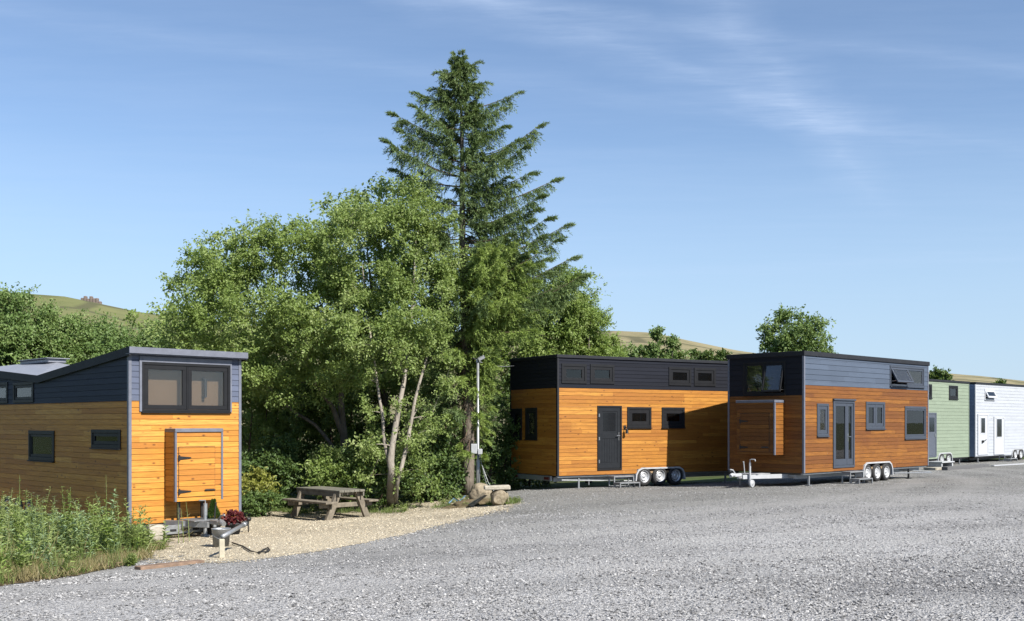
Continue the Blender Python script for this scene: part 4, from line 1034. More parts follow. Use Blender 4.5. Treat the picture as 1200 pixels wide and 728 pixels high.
    tree('sycamore_tree', 'round topped green tree showing above the brown house roof', 'tree', [([(q[0], Yq, -1), (q[0], Yq, 3), (q[0], Yq, 6.5)], [.3, .22, .05])],
         [E3(930, 396, Yq, 36, 34), E3(915, 412, Yq, 27, 22), E3(952, 410, Yq, 26, 24), E3(932, 374, Yq, 16, 16), E3(932, 440, Yq, 44, 36)], 170, 150, .165, M['leaf_hedge'], M['bark'], .72, (.55, .30, 1.0), .7)
    # saplings and the low trees against the hill
    Yq = 58
    for lab, x, top, n in (('slender sapling with a leafy knob on top, against the tan hill', 771, 381, 16), ('shorter slender sapling right of the knobbed one', 788, 395, 12)):
        q = px(x, 500, Yq); el = [E3(x, top+7, Yq, 6.5, 7), E3(x+.5, top+18, Yq, 4.5, 7), E3(x, top+31, Yq, 9, 8)]
        tree('sapling', lab, 'tree', [([(q[0], Yq, -1), (q[0], Yq, 3), px(x, top+4, Yq)], [.1, .07, .02])], el, n, 90, .16, M['leaf_hedge'], M['bark'], .34, None, .5)
    for lab, x, top, rx, Yq in (('low dark green tree on the roofline below the slender saplings', 742, 405, 22, 62), ('low dark green tree right behind the slender saplings', 785, 411, 20, 64)):
        q = px(x, 500, Yq)
        tree('hedgerow_tree', lab, 'tree', [([(q[0], Yq, -1), (q[0], Yq, 2), px(x, top+10, Yq)], [.16, .12, .03])], [E3(x-6, top+9, Yq, rx, 9), E3(x+5, top+14, Yq, rx*1.1, 12), E3(x, top+40, Yq, rx, 30)], 60, 100, .19, M['leaf_hedge'], M['bark'], .62, None, .7)
    for i in range(7):
        Yq = 120; x = 812+i*6.6+random.uniform(-2, 2); top = 414+random.uniform(-3, 2); q = px(x, 500, Yq)
        tree('distant_tree', 'small grey green tree in the far row over the amber roof', 'tree', [([(q[0], Yq, -1), (q[0], Yq, 3), px(x, top+3, Yq)], [.2, .14, .03])], [E3(x, top+6, Yq, 3.4, 6), E3(x, top+16, Yq, 4, 8)], 16, 60, .30, M['leaf_dark'], M['bark'], .55, None, .6, group='far row of small trees')
    for lab, x, top, rx, Yq in (('dark rounded bush on the skyline over the sage green roof', 1101, 434, 9, 90), ('dark low bush peeping over the white house roof', 1171, 446.5, 6, 95)):
        q = px(x, 500, Yq)
        tree('skyline_bush', lab, 'bush', [([(q[0], Yq, -1), (q[0], Yq, 2), px(x, top+6, Yq)], [.2, .15, .05])], [E3(x, top+9, Yq, rx, 9), E3(x, top+22, Yq, rx*1.2, 16)], 46, 120, .26, M['leaf_dark'], M['bark'], .6, None, .7)
    # yellow bush, conical shrub, flowers by the bright house
    Yq = 28.6; q = px(303, 600, Yq)
    tree('yellow_bush', 'sunlit yellow leaved bush right of the bright house corner', 'bush', [([(q[0], Yq, g1(q[0], Yq)), (q[0], Yq, g1(q[0], Yq)+.6), px(303, 572, Yq)], [.03, .025, .01])], [E3(301, 570, Yq, 18, 19), E3(308, 580, Yq, 16, 14)], 42, 110, .075, M['leaf_yellow'], M['twig'], .24, None, .6, up=.3)
    Yq = 28.0; q = px(305, 602, Yq)
    tree('shade_bush', 'dark green leaves put in as the shade under the yellow bush', 'bush', [([(q[0], Yq, g1(q[0], Yq)-.02), (q[0], Yq, g1(q[0], Yq)+.4)], [.03, .01])], [E3(292, 590, Yq, 14, 12), E3(312, 591, Yq, 18, 11)], 44, 100, .07, M['leaf_dark'], M['twig'], .24, None, .6)  # dark leaf mass stands in for the shadowed part below the yellow bush

def spruce():
    Y = 31.0; b = px(548, 578, Y); zb = g1(b[0], Y); b = Vector((b[0], Y, zb)); H = px(537, 66, Y)[2]-zb
    root = empty('spruce_tree', b, 0, 'tall dark spruce towering over the leafy trees, with bare trunk showing at the bottom', 'tree')
    tr = MB(); N = 30; line = []
    for i in range(N+1):
        w = i/N; line.append((Vector((-.28*w**1.6+.04*math.sin(w*9), .03*math.cos(w*7), H*w)), .17*(1-w)**.85+.012))
    tr.tube([p for p, r in line], [r*random.uniform(.96, 1.04) for p, r in line], 12)
    nd = MB(); nl = MB(); bo = MB()
    def at(z):
        w = max(0, min(.9999, z/H))*N; k = min(int(w), N-1); return line[k][0].lerp(line[k+1][0], w-k)
    zpx = lambda y: (578-y)/512*H
    def needles(mb, p, dr, tl, q, tone, thin=1.0):
        s_ = np.linspace(.02, 1, q); base = np.array(p)+np.array(dr)*(tl*s_)[:, None]; base[:, 2] -= (.28*tl*s_**2)
        dd = np.array(dr)*.9+rdir(q)*.75+np.array([0, 0, -.15]); nn = rdir(q)+np.array([0, 0, .5])
        leaf_block(mb, base, dd, nn, RNG.uniform(.06, .125, q), RNG.uniform(.014, .028, q)*thin, np.clip(tone+RNG.normal(0, .18, q), 0, 1), .1, .4)
    def bough(mb, o, tip, bare, dens=1.0, sag=.16, tl0=1.0, tone=.42):
        sag *= random.uniform(.6, 1.9); bend = random.uniform(-.10, .10); dens *= random.uniform(.75, 1.25)
        d = tip-o; R = math.hypot(d.x, d.y); hd = Vector((d.x, d.y, 0)).normalized() if R > 1e-3 else Vector((1, 0, 0)); side = Vector((-hd.y, hd.x, 0))
        pt = lambda t: o+d*t+side*(bend*R*math.sin(2.6*t))+Vector((0, 0, -sag*R*math.sin(PI*min(1, t))*(1.1-.35*t)))
        m = 9; bo.tube([pt(i/(m-1)) for i in range(m)], [max(.003, (.010+.008*R)*(1-.85*i/(m-1))) for i in range(m)], 5, cap=False)
        nt = int((7+R*36)*dens); ts = bare+(1-bare)*RNG.uniform(0, 1, nt)**.75
        for t in list(ts)+[1.0, .97, .94]:
            p = pt(float(t)); sg = random.choice((-1, 1)); tl = (.13+.32*min(1, R)*(1.15-t))*random.uniform(.45, 1.5)*tl0
            dr = (hd*random.uniform(.2, 1.0)+side*sg*random.uniform(.05, 1.0)+Vector((0, 0, random.uniform(-1.25, .15)))).normalized()
            if t > .93: dr = (d.normalized()+Vector((0, 0, .1))+side*random.uniform(-.3, .3)).normalized(); tl = .22*tl0
            needles(mb, p, dr, tl, 15, tone+.22*t)
    # the boughs that shape the outline, as (foot row, tip column, tip row)
    for (yf, xt, yt) in ((78, 556, 76), (84, 519, 86), (98, 566, 96), (104, 512, 103), (128, 604, 104), (122, 491, 107), (140, 574, 128), (152, 490, 132), (184, 634, 138), (168, 464, 135), (160, 588, 150), (190, 472, 156), (198, 612, 180), (207, 458, 171),
                         (218, 464, 196), (217, 622, 201), (247, 651, 204), (228, 600, 222), (262, 630, 236), (240, 497, 228), (300, 664, 262), (282, 640, 264), (330, 674, 296), (318, 652, 286), (356, 682, 322), (345, 660, 330), (280, 500, 275), (310, 490, 310), (262, 625, 250), (316, 640, 300), (338, 640, 318), (362, 664, 345)):
        o = at(zpx(yf)); tip = Vector(px(xt, yt, Y))-b; tip.y = random.uniform(-.55, .35)*abs(tip.x-o.x)*.9
        bare = .30 if (xt < 545 and yf > 150) else .12
        bough(nd, o, tip, bare, 1.6, .075 if xt > 545 else .06, 1.3)
        for _ in range(1):                                # lesser boughs beside it thicken the spray
            w_ = random.uniform(.45, .8); t2 = o.lerp(tip, w_)+Vector((0, random.uniform(-.5, .5)*w_, random.uniform(-.22, .12))); bough(nd, o+Vector((0, 0, random.uniform(-.12, .12))), t2, bare, 1.2, .10, 1.15)
    z = 1.7
    while z < H-.1:
        w = z/H; yq = 578-w*512
        n = 7 if w < .55 else (6 if w < .9 else 5); a0 = random.uniform(0, 2*PI)
        for k in range(n):
            a = a0+2*PI*k/n+random.uniform(-.35, .35); ca = math.cos(a); o = at(z+random.uniform(-.1, .1))
            full = np.interp(yq, [66, 90, 120, 165, 205, 240, 300, 345, 400, 460, 520, 560], [.08, .30, .55, .85, .8, .95, 1.9, 2.3, 2.2, 1.9, 1.7, .3])
            if ca < -.2: full *= np.interp(yq, [66, 200, 300, 560], [1, .8, .62, .62])
            R = full*random.uniform(.6, 1.08)
            if yq > 372 and ca > 0: R *= max(.38, 1-.75*ca)
            if 195 < yq < 250 and ca < .3 and random.random() < .6: continue
            rise = np.interp(w, [0, .3, .5, .75, .9, 1], [-.40, -.25, -.02, .16, .5, 1.2])
            tip = o+Vector((ca*R, math.sin(a)*R, R*rise))
            bare = np.interp(yq, [66, 150, 190, 260, 300, 400, 470, 560], [0, .15, .45, .45, .25, .3, .55, .98]) if ca < .5 else .12
            if yq > 470 and random.random() < .6: bare = .97
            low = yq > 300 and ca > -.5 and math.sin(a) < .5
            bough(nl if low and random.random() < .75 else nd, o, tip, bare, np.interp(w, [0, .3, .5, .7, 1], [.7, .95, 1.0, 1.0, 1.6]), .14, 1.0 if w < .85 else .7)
            if yq > 430:
                hd = (tip-o).normalized()
                for _ in range(6):
                    p = o.lerp(tip, random.uniform(.2, 1)); q = p+Vector((random.uniform(-.3, .3), random.uniform(-.3, .3), -.18)); bo.tube([p, (p+q)/2+Vector((0, 0, .03)), q], [.006, .004, .002], 4, cap=False)
        z += np.interp(w, [0, .5, .8, 1], [.34, .36, .30, .17])*random.uniform(.85, 1.15)
    for _ in range(150):                                   # lighter yellow green sprays on the right flank
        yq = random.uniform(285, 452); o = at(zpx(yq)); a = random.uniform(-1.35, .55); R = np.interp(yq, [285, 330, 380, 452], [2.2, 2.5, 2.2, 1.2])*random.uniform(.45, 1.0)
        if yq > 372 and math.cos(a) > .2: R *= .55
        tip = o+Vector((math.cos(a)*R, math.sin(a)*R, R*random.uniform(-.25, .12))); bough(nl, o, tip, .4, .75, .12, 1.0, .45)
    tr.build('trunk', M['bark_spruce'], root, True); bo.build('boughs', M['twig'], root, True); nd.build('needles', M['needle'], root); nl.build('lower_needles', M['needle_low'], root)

def weed_plant(mb, sb, x, y, h, leafn, ll, lw, spread=.5, tip=None, lean=.12, zb=None):
    """stem with leaves in a spiral, smaller to the top"""
    zb = gtop(x, y) if zb is None else zb
    dx, dy = random.gauss(0, lean), random.gauss(0, lean)
    s_ = RNG.uniform(.04, 1, leafn); s_.sort()
    base = np.stack([x+dx*h*s_**1.6, y+dy*h*s_**1.6, zb+h*s_], -1); a = np.arange(leafn)*2.4+RNG.uniform(0, 6, 1)+RNG.normal(0, .3, leafn)
    el = RNG.uniform(-.1, .75, leafn)
    D = np.stack([np.cos(a)*np.cos(el), np.sin(a)*np.cos(el), np.sin(el)], -1); N = np.array([0, 0, 1.0])-D*.3+rdir(leafn)*.25
    k = (1.15-.75*s_)*RNG.uniform(.7, 1.25, leafn)
    leaf_block(mb, base+rdir(leafn)*.01, D, N, ll*k, lw*k, np.clip(.3+.35*s_+RNG.normal(0, .17, leafn), 0, 1), .15, .4)
    if sb is not None:
        sb.tube([(x, y, zb-.02), (x+dx*h*.33, y+dy*h*.33, zb+h*.5), (x+dx*h, y+dy*h, zb+h)], [.008, .006, .002], 4, cap=False)

def bed():
    A = Vector((-7.61, 21.2)); sd = Vector((-.712, .702)); nn = Vector((-.702, -.712))
    w1 = MB(); w2 = MB(); w3 = MB(); st = MB(); n = 0
    xs = RNG.uniform(-14, -5, 5200); ys = RNG.uniform(12.6, 24, 5200)
    ok = bed_mask(xs, ys)
    for x, y in zip(xs[ok], ys[ok]):
        r = Vector((x, y))-A; u = r.dot(sd); v = r.dot(nn)
        if u > -.15 and v < .35: continue              # keep clear of the house wall
        if u < -.05 and v < .2 and random.random() < .9: continue
        edge = x > -6.35 and y > 15.5
        if edge and random.random() < .85: continue
        if x > -6.9 and y < 17.2 and random.random() < .8: continue
        c = mnoise.noise(Vector((x*.7, y*.7, 4)))
        if c < -.30 and y < 17.5: continue
        if random.random() < .50: continue
        hh = (.36+.46*max(0, c+.25))*random.uniform(.5, 1.45)*(1.35 if y > 17 else .92)
        if x > -6.9: hh *= .7
        b = random.random()
        weed_plant(w1 if b < .48 else (w2 if b < .80 else w3), st, x, y, hh, int(18+hh*36), random.uniform(.13, .22), random.uniform(.045, .08), zb=None); n += 1
    o = w1.build('weeds', M['weed']); tag(o, 'mixed green weeds filling the bed beside the bright house', 'weeds', kind='stuff')
    o = w2.build('weeds', M['weed_blue']); tag(o, 'bluish green willowherb leaves among the weeds by the bright house', 'weeds', kind='stuff')
    o = w3.build('weeds', M['leaf_light']); tag(o, 'yellowish green weeds mixed through the bed by the bright house', 'weeds', kind='stuff')
    tag(st.build('weed_stems', M['weed'], None), 'thin green stems of the weeds in the bed', 'weeds', kind='stuff')
    # dry and green grass at the fringe
    def blades(name, mat, pts, h, lab, cat='grass', per=16):
        g = MB(); P = []
        for (x, y) in pts:
            k = per; a = RNG.uniform(0, 2*PI, k); el = RNG.uniform(.7, 1.45, k)
            base = np.stack([x+RNG.normal(0, .06, k), y+RNG.normal(0, .06, k), np.full(k, gtop(x, y)+.01)], -1)
            D = np.stack([np.cos(a)*np.cos(el), np.sin(a)*np.cos(el), np.sin(el)], -1)
            leaf_block(g, base, D, rdir(k)+.001, h*RNG.uniform(.5, 1.3, k), RNG.uniform(.008, .016, k), np.clip(RNG.normal(.5, .25, k), 0, 1), .05, .35)
        tag(g.build(name, mat), lab, cat, kind='stuff')
    fx = RNG.uniform(-12, -4.2, 9000); fy = RNG.uniform(12.4, 20, 9000); ok = bed_mask(fx, fy)
    far = [(x, y) for x, y in zip(fx[ok], fy[ok]) if (x > -7.4 and y > 14.8) or mnoise.noise(Vector((x*.9, y*.9, 7))) > .1]
    blades('dry_grass', M['straw'], far[:1700], .17, 'pale dry grass at the edge of the weed bed')
    blades('grass', M['grassm'], far[1700:2300], .18, 'short green grass along the weed bed')
    ring = []
    for _ in range(2600):
        x = random.uniform(-9, .2); y = random.uniform(26.2, 30)
        lim = np.interp(x, [-9, -5, -3, -1.6, -.6, .2], [29.6, 28.7, 28.1, 27.9, 27.0, 26.3])
        if lim-.25 < y < lim+1.5: ring.append((x, y))
    blades('verge_grass', M['grassm'], [q for q in ring[:900] if mnoise.noise(Vector((q[0]*1.1, q[1]*1.1, 2))) > .05][:330], .13, 'green grass where the pale gravel meets the wood')
    v = MB()
    for (x, y) in ring[900:2100]:
        c = mnoise.noise(Vector((x*.8, y*.8, 11)))
        if c < -.05: continue
        weed_plant(v, None, x, y, random.uniform(.08, .2)+.35*max(0, c), 20, .09, .05, lean=.3)
    tag(v.build('ground_cover', M['weed']), 'low leafy ground cover along the foot of the wood', 'ground cover', kind='stuff')
    bx_ = RNG.uniform(-12, -5.6, 3000); by_ = RNG.uniform(12.8, 20, 3000); ok = bed_mask(bx_, by_)
    tg = [(x, y) for x, y in zip(bx_[ok], by_[ok]) if not ((Vector((x, y))-A).dot(sd) > -.15 and (Vector((x, y))-A).dot(nn) < .3)]
    blades('tall_grass', M['straw'], [q for q in tg[:150] if q[0] < -6.7], .55, 'pale dry grass stalks standing among the weeds', per=7); blades('tall_grass', M['grassm'], tg[330:520], .45, 'green grass blades standing among the weeds', per=12)
    # plants that stand out of the bed
    def solo(name, label, x, y, Yq, h, leafn, ll, lw, mat, spike=None, stems=1, group=None):
        q = px(x, y, Yq); X = q[0]; zb = g1(X, Yq); h = q[2]-zb
        root = empty(name, (X, Yq, zb), 0, label, 'plant', group)
        f = MB(); s_ = MB()
        for k in range(stems):
            weed_plant(f, s_, X+random.gauss(0, .05*(stems > 1)), Yq+random.gauss(0, .06*(stems > 1)), h*random.uniform(.78, 1) if k else h, leafn, ll, lw, lean=.05)
        fo = f.build('foliage', mat, root); so = s_.build('stem', M['weed'], root)
        fo.location = so.location = (-X, -Yq, -zb)
    solo('goldenrod', 'tall yellow green leafy plant in the bed, near the left edge', 23, 557, 17.6, 1.3, 70, .10, .028, M['leaf_light'])
    solo('mullein', 'tall brownish seed spike standing in front of the shaded wall', 126, 556, 18.6, 1.3, 90, .075, .022, M['straw'])
    solo('dock', 'short rusty seed spike close to the left edge', 8, 588, 16.5, 1, 50, .06, .02, M['straw'])
    for (x, y) in ((31, 578), (43, 582), (53, 581)): solo('willowherb', 'pointed bluish green stem tip in the cluster at the left of the bed', x, y, 17.4, 1, 60, .13, .024, M['weed_blue'], stems=2, group='pointed willowherb stems')
    solo('bright_sapling', 'bright yellow green young bush in the middle of the bed', 82, 570, 18.2, 1, 70, .12, .042, M['leaf_light'], stems=6)
    solo('willowherb', 'leafy green stem reaching up at the corner of the bright house', 147, 606, 18.6, 1, 70, .12, .026, M['weed'], stems=3)
    solo('nettle', 'dense dark green leafy clump at the right end of the bed', 160, 613, 17.8, 1, 80, .12, .04, M['weed'], stems=9)
    solo('nettle', 'small green clump at the gravel edge left of the red plank', 154, 648, 16.1, 1, 60, .08, .035, M['weed'], stems=7)
    solo('dry_stalk', 'pale dry branching stalk between the locker legs', 216, 588, 20.3, 1, 26, .12, .014, M['straw'], stems=3)

plant_trees(); spruce(); bed()
# ------------------------------------------------------------------ things in the yard
def jitter_mesh(o, amt, sc):
    for v in o.data.vertices:
        n = mnoise.noise_vector(v.co*sc); v.co += n*amt
def lump(name, mat, parent, loc, r, sq, seed, sub=4, amt=.22, sc=2.2):
    import bmesh
    bm = bmesh.new(); bmesh.ops.create_icosphere(bm, subdivisions=sub, radius=1)
    for v in bm.verts:
        p = v.co.copy(); d = 1+amt*mnoise.noise(p*sc*.6+Vector((seed, 0, 0)))+amt*.4*mnoise.noise(p*sc*2+Vector((0, seed, 0)))
        d = min(d, 1.04)
        v.co = Vector((p.x*r[0]*d, p.y*r[1]*d, p.z*r[2]*d))+Vector(loc)
    me = bpy.data.meshes.new(name); bm.to_mesh(me); bm.free()
    me.materials.append(mat); me.polygons.foreach_set('use_smooth', [True]*len(me.polygons))
    o = bpy.data.objects.new(name, me); COL.objects.link(o)
    if parent: o.parent = parent
    return o

def picnic_table():
    x, y = -4.70, 27.55; zg = g1(x, y)+.02
    r = empty('picnic_table', (x, y, zg), math.radians(134.5), 'weathered grey timber picnic table with fixed benches on the pale gravel', 'picnic table')
    L, Wt = 1.95, .80; H = .74
    t = MB()
    for k in range(5): t.box(-L/2+random.uniform(-.012, .012), L/2+random.uniform(-.012, .012), -Wt/2+k*Wt/5+.006, -Wt/2+(k+1)*Wt/5-.006, H-.055, H, .006)
    for xx in (-.62, .62): t.box(xx-.05, xx+.05, -Wt/2+.02, Wt/2-.02, H-.155, H-.056, .005)
    t.box(-L/2+.02, L/2-.02, -Wt/2+.015, -Wt/2+.055, H-.165, H-.058, .004); t.box(-L/2+.02, L/2-.02, Wt/2-.055, Wt/2-.015, H-.165, H-.058, .004)
    t.build('tabletop', M['timber_top'], r)
    for s in (-1, 1):
        b = MB()
        for k in range(2): b.box(-L/2-.02, L/2+.02, s*.66-.15+k*.152, s*.66-.002+k*.152, .415, .465, .006)
        b.build('bench_seat', M['timber'], r)
    for xx in (-.70, .70):
        c = MB(); c.box(xx-.035, xx+.035, -.80, .80, .30, .413, .006); c.build('cross_beam', M['timber'], r)
        for s in (-1, 1):
            m = MB(); a = Vector((xx+.075*(1 if xx > 0 else -1), s*.60, 0)); b = Vector((xx+.075*(1 if xx > 0 else -1), s*.30, H-.06))
            w, d = .045, .085
            vs = []
            for p in (a, b):
                for (i, j) in ((-1, -1), (1, -1), (1, 1), (-1, 1)): vs.append((p.x+i*w, p.y+j*d, p.z))
            m.mesh(vs, [(0, 1, 2, 3), (7, 6, 5, 4), (0, 4, 5, 1), (1, 5, 6, 2), (2, 6, 7, 3), (3, 7, 4, 0)]); m.build('leg', M['timber'], r)
picnic_table()

def stone_seat():
    c = pxg(584, 593); x, y = c[0], c[1]+.15; z = g1(x, y)
    r = empty('stone_bench', (x, y, z), .08, 'rough slab laid on a round stone block at the corner of the pale yard', 'bench')
    lump('support', M['rock'], r, (.03, .02, .17), (.25, .22, .23), 1, 3.0, 4, .30, 2.6)
    m = MB(); m.lathe([(0, -.19), (.14, -.19), (.19, -.17), (.205, -.10), (.20, .12), (.17, .2), (0, .21)], 26, Matrix.Translation((.02, -.06, .195)) @ Matrix.Rotation(PI/2, 4, 'X') @ Matrix.Rotation(.2, 4, 'Y'))
    o = m.build('round_block', M['rock'], r, False); jitter_mesh(o, .05, 5)
    m = MB(); m.box(-.35, .29, -.17, .20, .40, .505, .02, Matrix.Rotation(-.02, 4, 'Y'))
    o = m.build('slab', M['rock_pale'], r); jitter_mesh(o, .012, 6)
    b = px(563, 571, 28.3); zb = g1(b[0], 28.3)
    k = empty('boulder', (b[0], 28.3, zb), 0, 'rounded sandstone boulder at the foot of the light pole', 'boulder')
    lump('stone', M['rock'], k, (0, 0, .22), (.31, .26, .30), 1, 8.0, 4, .35, 2)
    # banked plank
    p0 = Vector(pxg(550, 595)); p1 = Vector(px(569, 580, 27.2)); d = p1-p0; L = d.length
    ax = d.normalized(); sd = ax.cross(Vector((0, 0, 1))).normalized(); up = sd.cross(ax)
    Mx = Matrix((( ax.x, sd.x, up.x, p0.x), (ax.y, sd.y, up.y, p0.y), (ax.z, sd.z, up.z, p0.z+.03), (0, 0, 0, 1)))
    m = MB(); m.box(0, L, -.16, .16, -.03, .03, .008, Mx); o = m.build('leaning_slab', M['rock'], None); jitter_mesh(o, .012, 5)
    tag(o, 'pale flat slab lying on the bank left of the stone bench', 'slab')
    # bank of earth that carries them
    m = lump('earth_bank', M['litter'], None, (b[0]+.1, 27.95, zb-.12), (1.1, 1.0, .26), 1, 2.0, 4, .25, 2); tag(m, kind='structure')
    q = pxg(183, 634)
    s = empty('stone_block', (q[0], q[1], q[2]), .5, 'squared pale stone beside the galvanised beam of the bright house', 'stone')
    m = MB(); m.box(-.17, .15, -.14, .16, 0, .31, .03); o = m.build('stone', M['rock_pale'], s); jitter_mesh(o, .03, 4)
stone_seat()

def light_pole():
    Y = 30.0; b = px(560, 566, Y); zg = g1(b[0], Y); x = b[0]
    r = empty('light_pole', (x, Y, zg), 0, 'slim grey metal pole with floodlight and junction box, in front of the spruce trunk', 'light pole')
    T = px(560, 421, Y)[2]-zg
    m = MB(); m.tube([(0, 0, -.05), (0, 0, 1.02), (0, 0, 1.08), (0, 0, T)], [.066, .064, .040, .037], 16); m.build('pole', M['galv'], r, True)
    m = MB(); m.box(-.19, -.02, -.15, -.075, 1.22, 1.50, .012); m.box(.0, .13, -.14, -.078, 1.20, 1.36, .012); m.build('junction_box', M['white_steel'], r)
    m = MB(); A = Matrix.Translation((.09, -.06, T+.02)) @ Matrix.Rotation(-.5, 4, 'Y') @ Matrix.Rotation(.5, 4, 'X'); m.box(-.09, .11, -.035, .035, -.045, .05, .008, A); m.box(-.05, .0, -.05, .05, T-.10, T+.0, .006); lo = m.build('floodlight', M['galv'], r)
    m = MB(); m.box(-.075, .095, -.043, -.036, -.032, .038, .003, A); m.build('lamp_glass', M['white_steel'], lo)
    m = MB(); m.tube([(-.02, 0, T-.05), (-.12, -.02, T+.03), (-.15, -.08, T+.02)], [.015, .02, .024], 8); m.build('camera', M['steel_dark'], r)
    for (dx, dy) in ((.55, -.5), (.75, .0), (.42, -.1)):
        m = MB(); m.tube([(.05, -.12, 1.22), (.12, -.14, .9), (dx*.55, dy*.5-.08, .42), (dx, dy, .06), (dx+.4, dy+.1, .03)], .009, 6); m.build('cable', M['galv'] if dx < .6 else M['black'], r, True)
    e = Vector((1.306, 30.6, 0))+Vector((-.5225, .853, 0))*2.3; a = Vector((x, Y, zg+T-.06)); e.z = 3.48
    mid = (a+e)/2-Vector((0, 0, .08))
    m = MB(); m.tube([a, a.lerp(mid, .5)-Vector((0, 0, .02)), mid, mid.lerp(e, .5)-Vector((0, 0, .02)), e], .012, 6); tag(m.build('power_cable', M['galv'], None, True), 'thin overhead cable from the light pole to the amber house', 'cable')
    f = px(596, 462, 31.5); p0 = px(572, 463, 30.2)
    m = MB(); pts = [Vector(pxg(526, 592)), Vector(pxg(532, 588)), Vector(pxg(538, 590)), Vector(pxg(545, 585))]
    m.tube([p+Vector((0, 0, .05+.04*(i % 2))) for i, p in enumerate(pts)], .022, 8); tag(m.build('rope', plain('faded blue rope', (.14, .28, .42), .7), None, True), 'short faded blue rope in the ground cover left of the boulder', 'rope')
light_pole()

def hitch_clutter():
    # bucket, flower pot, conical shrub, pale post with a pipe, hose
    q = pxg(257, 641); x, y, z = q[0], q[1]+.12, q[2]
    r = empty('bucket', (x, y, z), 0, 'grey metal bucket beside the drawbar of the bright house', 'bucket')
    m = MB(); m.lathe([(0, .02), (.125, .02), (.135, 0), (.165, .30), (.175, .31), (.172, .32), (.158, .31), (.13, .03), (0, .03)], 28); m.build('pail', M['galv'], r, True)
    m = MB(); m.tube([(-.165, 0, .29), (-.13, -.1, .20), (0, -.17, .15), (.13, -.1, .20), (.165, 0, .29)], .006, 6); m.build('bail', M['galv'], r, True)
    q = px(273, 622, 22.0); zg = g1(q[0], 22.0)
    r = empty('flower_pot', (q[0], 22.0, zg), 0, 'dark pot of deep red leaved flowers at the right corner of the bright house', 'flower pot')
    m = MB(); m.lathe([(0, 0), (.13, 0), (.16, .20), (.175, .21), (.175, .25), (.15, .25), (.14, .2), (0, .2)], 28); m.build('pot', M['rubber'], r, True)
    f = MB(); c = sample_ell([(0, 0, .36, .20, .18, .12)], 26); foliage(f, c, 60, .09, .05, wr=.8); f.build('flowers', M['leaf_red'], r)
    Yq = 21.9; q = px(250, 617, Yq); zg = g1(q[0], Yq)
    r = empty('conical_shrub', (q[0], Yq, zg), 0, 'small dark green cone shaped shrub in a pot against the bright house wall', 'shrub')
    H = px(249, 587, Yq)[2]-zg; f = MB(); n = 2600; t_ = RNG.uniform(0, 1, n)**.8; a = RNG.uniform(0, 2*PI, n); rad = .72*(.16*(1-t_)+.055*np.sin(PI*np.clip(t_*1.5, 0, 1))+.02)*np.sqrt(RNG.uniform(.45, 1, n))
    P = np.stack([rad*np.cos(a), rad*np.sin(a), .24+t_*(H-.24)], -1); D = np.stack([np.cos(a)*.5, np.sin(a)*.5, np.full(n, .9)], -1)+rdir(n)*.4
    leaf_block(f, P, D, rdir(n), RNG.uniform(.04, .07, n), RNG.uniform(.014, .024, n), np.clip(RNG.normal(.5, .25, n), 0, 1)); f.build('foliage', leafmat('conifer hedge', (.03, .07, .015), (.055, .11, .02), (.10, .17, .03), .2), r)
    m = MB(); m.lathe([(0, 0), (.12, 0), (.15, .22), (.16, .23), (.16, .26), (.13, .26), (.12, .2), (0, .2)], 24); m.build('pot', M['rubber'], r, True)
    q = Vector(pxg(260, 654))
    r = empty('marker_post', tuple(q), .3, 'short pale wooden post at the edge of the grey gravel', 'post')
    m = MB(); m.box(-.042, .042, -.042, .042, -.02, .30, .008); m.build('post', plain('pale post wood', (.60, .55, .42), .7, 0, .15), r)
    a = q+Vector((.0, .0, .28)); e = Vector(px(291, 612, q.y+1.5))
    a = q+Vector((-.01, .07, .33))
    m = MB(); m.tube([a, a.lerp(e, .4), a.lerp(e, .8)], [.036, .035, .034], 12); m.tube([a.lerp(e, .79), a.lerp(e, .86)], [.043, .043], 12)
    po = m.build('drain_pipe', M['galv'], None, True); tag(po, 'pale grey pipe leaning diagonally from the post towards the flower pot', 'pipe')
    m = MB(); m.tube([a.lerp(e, .86), a.lerp(e, .93)], [.05, .045], 10); m.build('pipe_end', M['black'], po, True)
    m = MB(); v = Vector(px(291, 608, 22.6)); m.lathe([(0, .03), (.05, .03), (.07, 0), (.05, -.05), (0, -.06)], 14, Matrix.Translation(v)); m.tube([v-Vector((0, 0, .05)), Vector((v.x, v.y, g1(v.x, v.y)))], .014, 6)
    tag(m.build('solar_light', M['black'], None, True), 'small dark garden light on a thin stake near the flower pot', 'garden light')
    pts = [pxg(*p) for p in ((272, 638), (284, 642), (294, 648), (304, 650), (309, 646), (314, 644), (316, 647), (311, 649), (303, 649))]
    m = MB(); m.tube([Vector(p)+Vector((0, 0, .03)) for p in pts], .014, 6); tag(m.build('hose', M['rubber'], None, True), 'thin dark hose looping over the pale gravel', 'hose')
    m = MB(); p0 = Vector(pxg(161, 668)); p1 = Vector(pxg(236, 660)); d = p1-p0; L = d.length
    m.box(0, L, -.09, .09, .0, .05, .006, Matrix.Translation(p0) @ Matrix.Rotation(math.atan2(d.y, d.x), 4, 'Z') @ Matrix.Rotation(-math.asin(d.z/L), 4, 'Y'))
    tag(m.build('plank', M['timber_red'], None), 'reddish brown plank lying along the edge of the grey gravel', 'plank')
    p0 = Vector(pxg(1107, 551.5)); p1 = Vector(pxg(1156, 547.5)); d = p1-p0
    m = MB(); m.box(0, d.length, -.12, .12, .0, .14, .01, Matrix.Translation(p0) @ Matrix.Rotation(math.atan2(d.y, d.x), 4, 'Z')); tag(m.build('timber_beam', plain('grey beam', (.13, .13, .135), .7), None), 'long dark grey beam on the gravel in front of the sage house', 'beam')
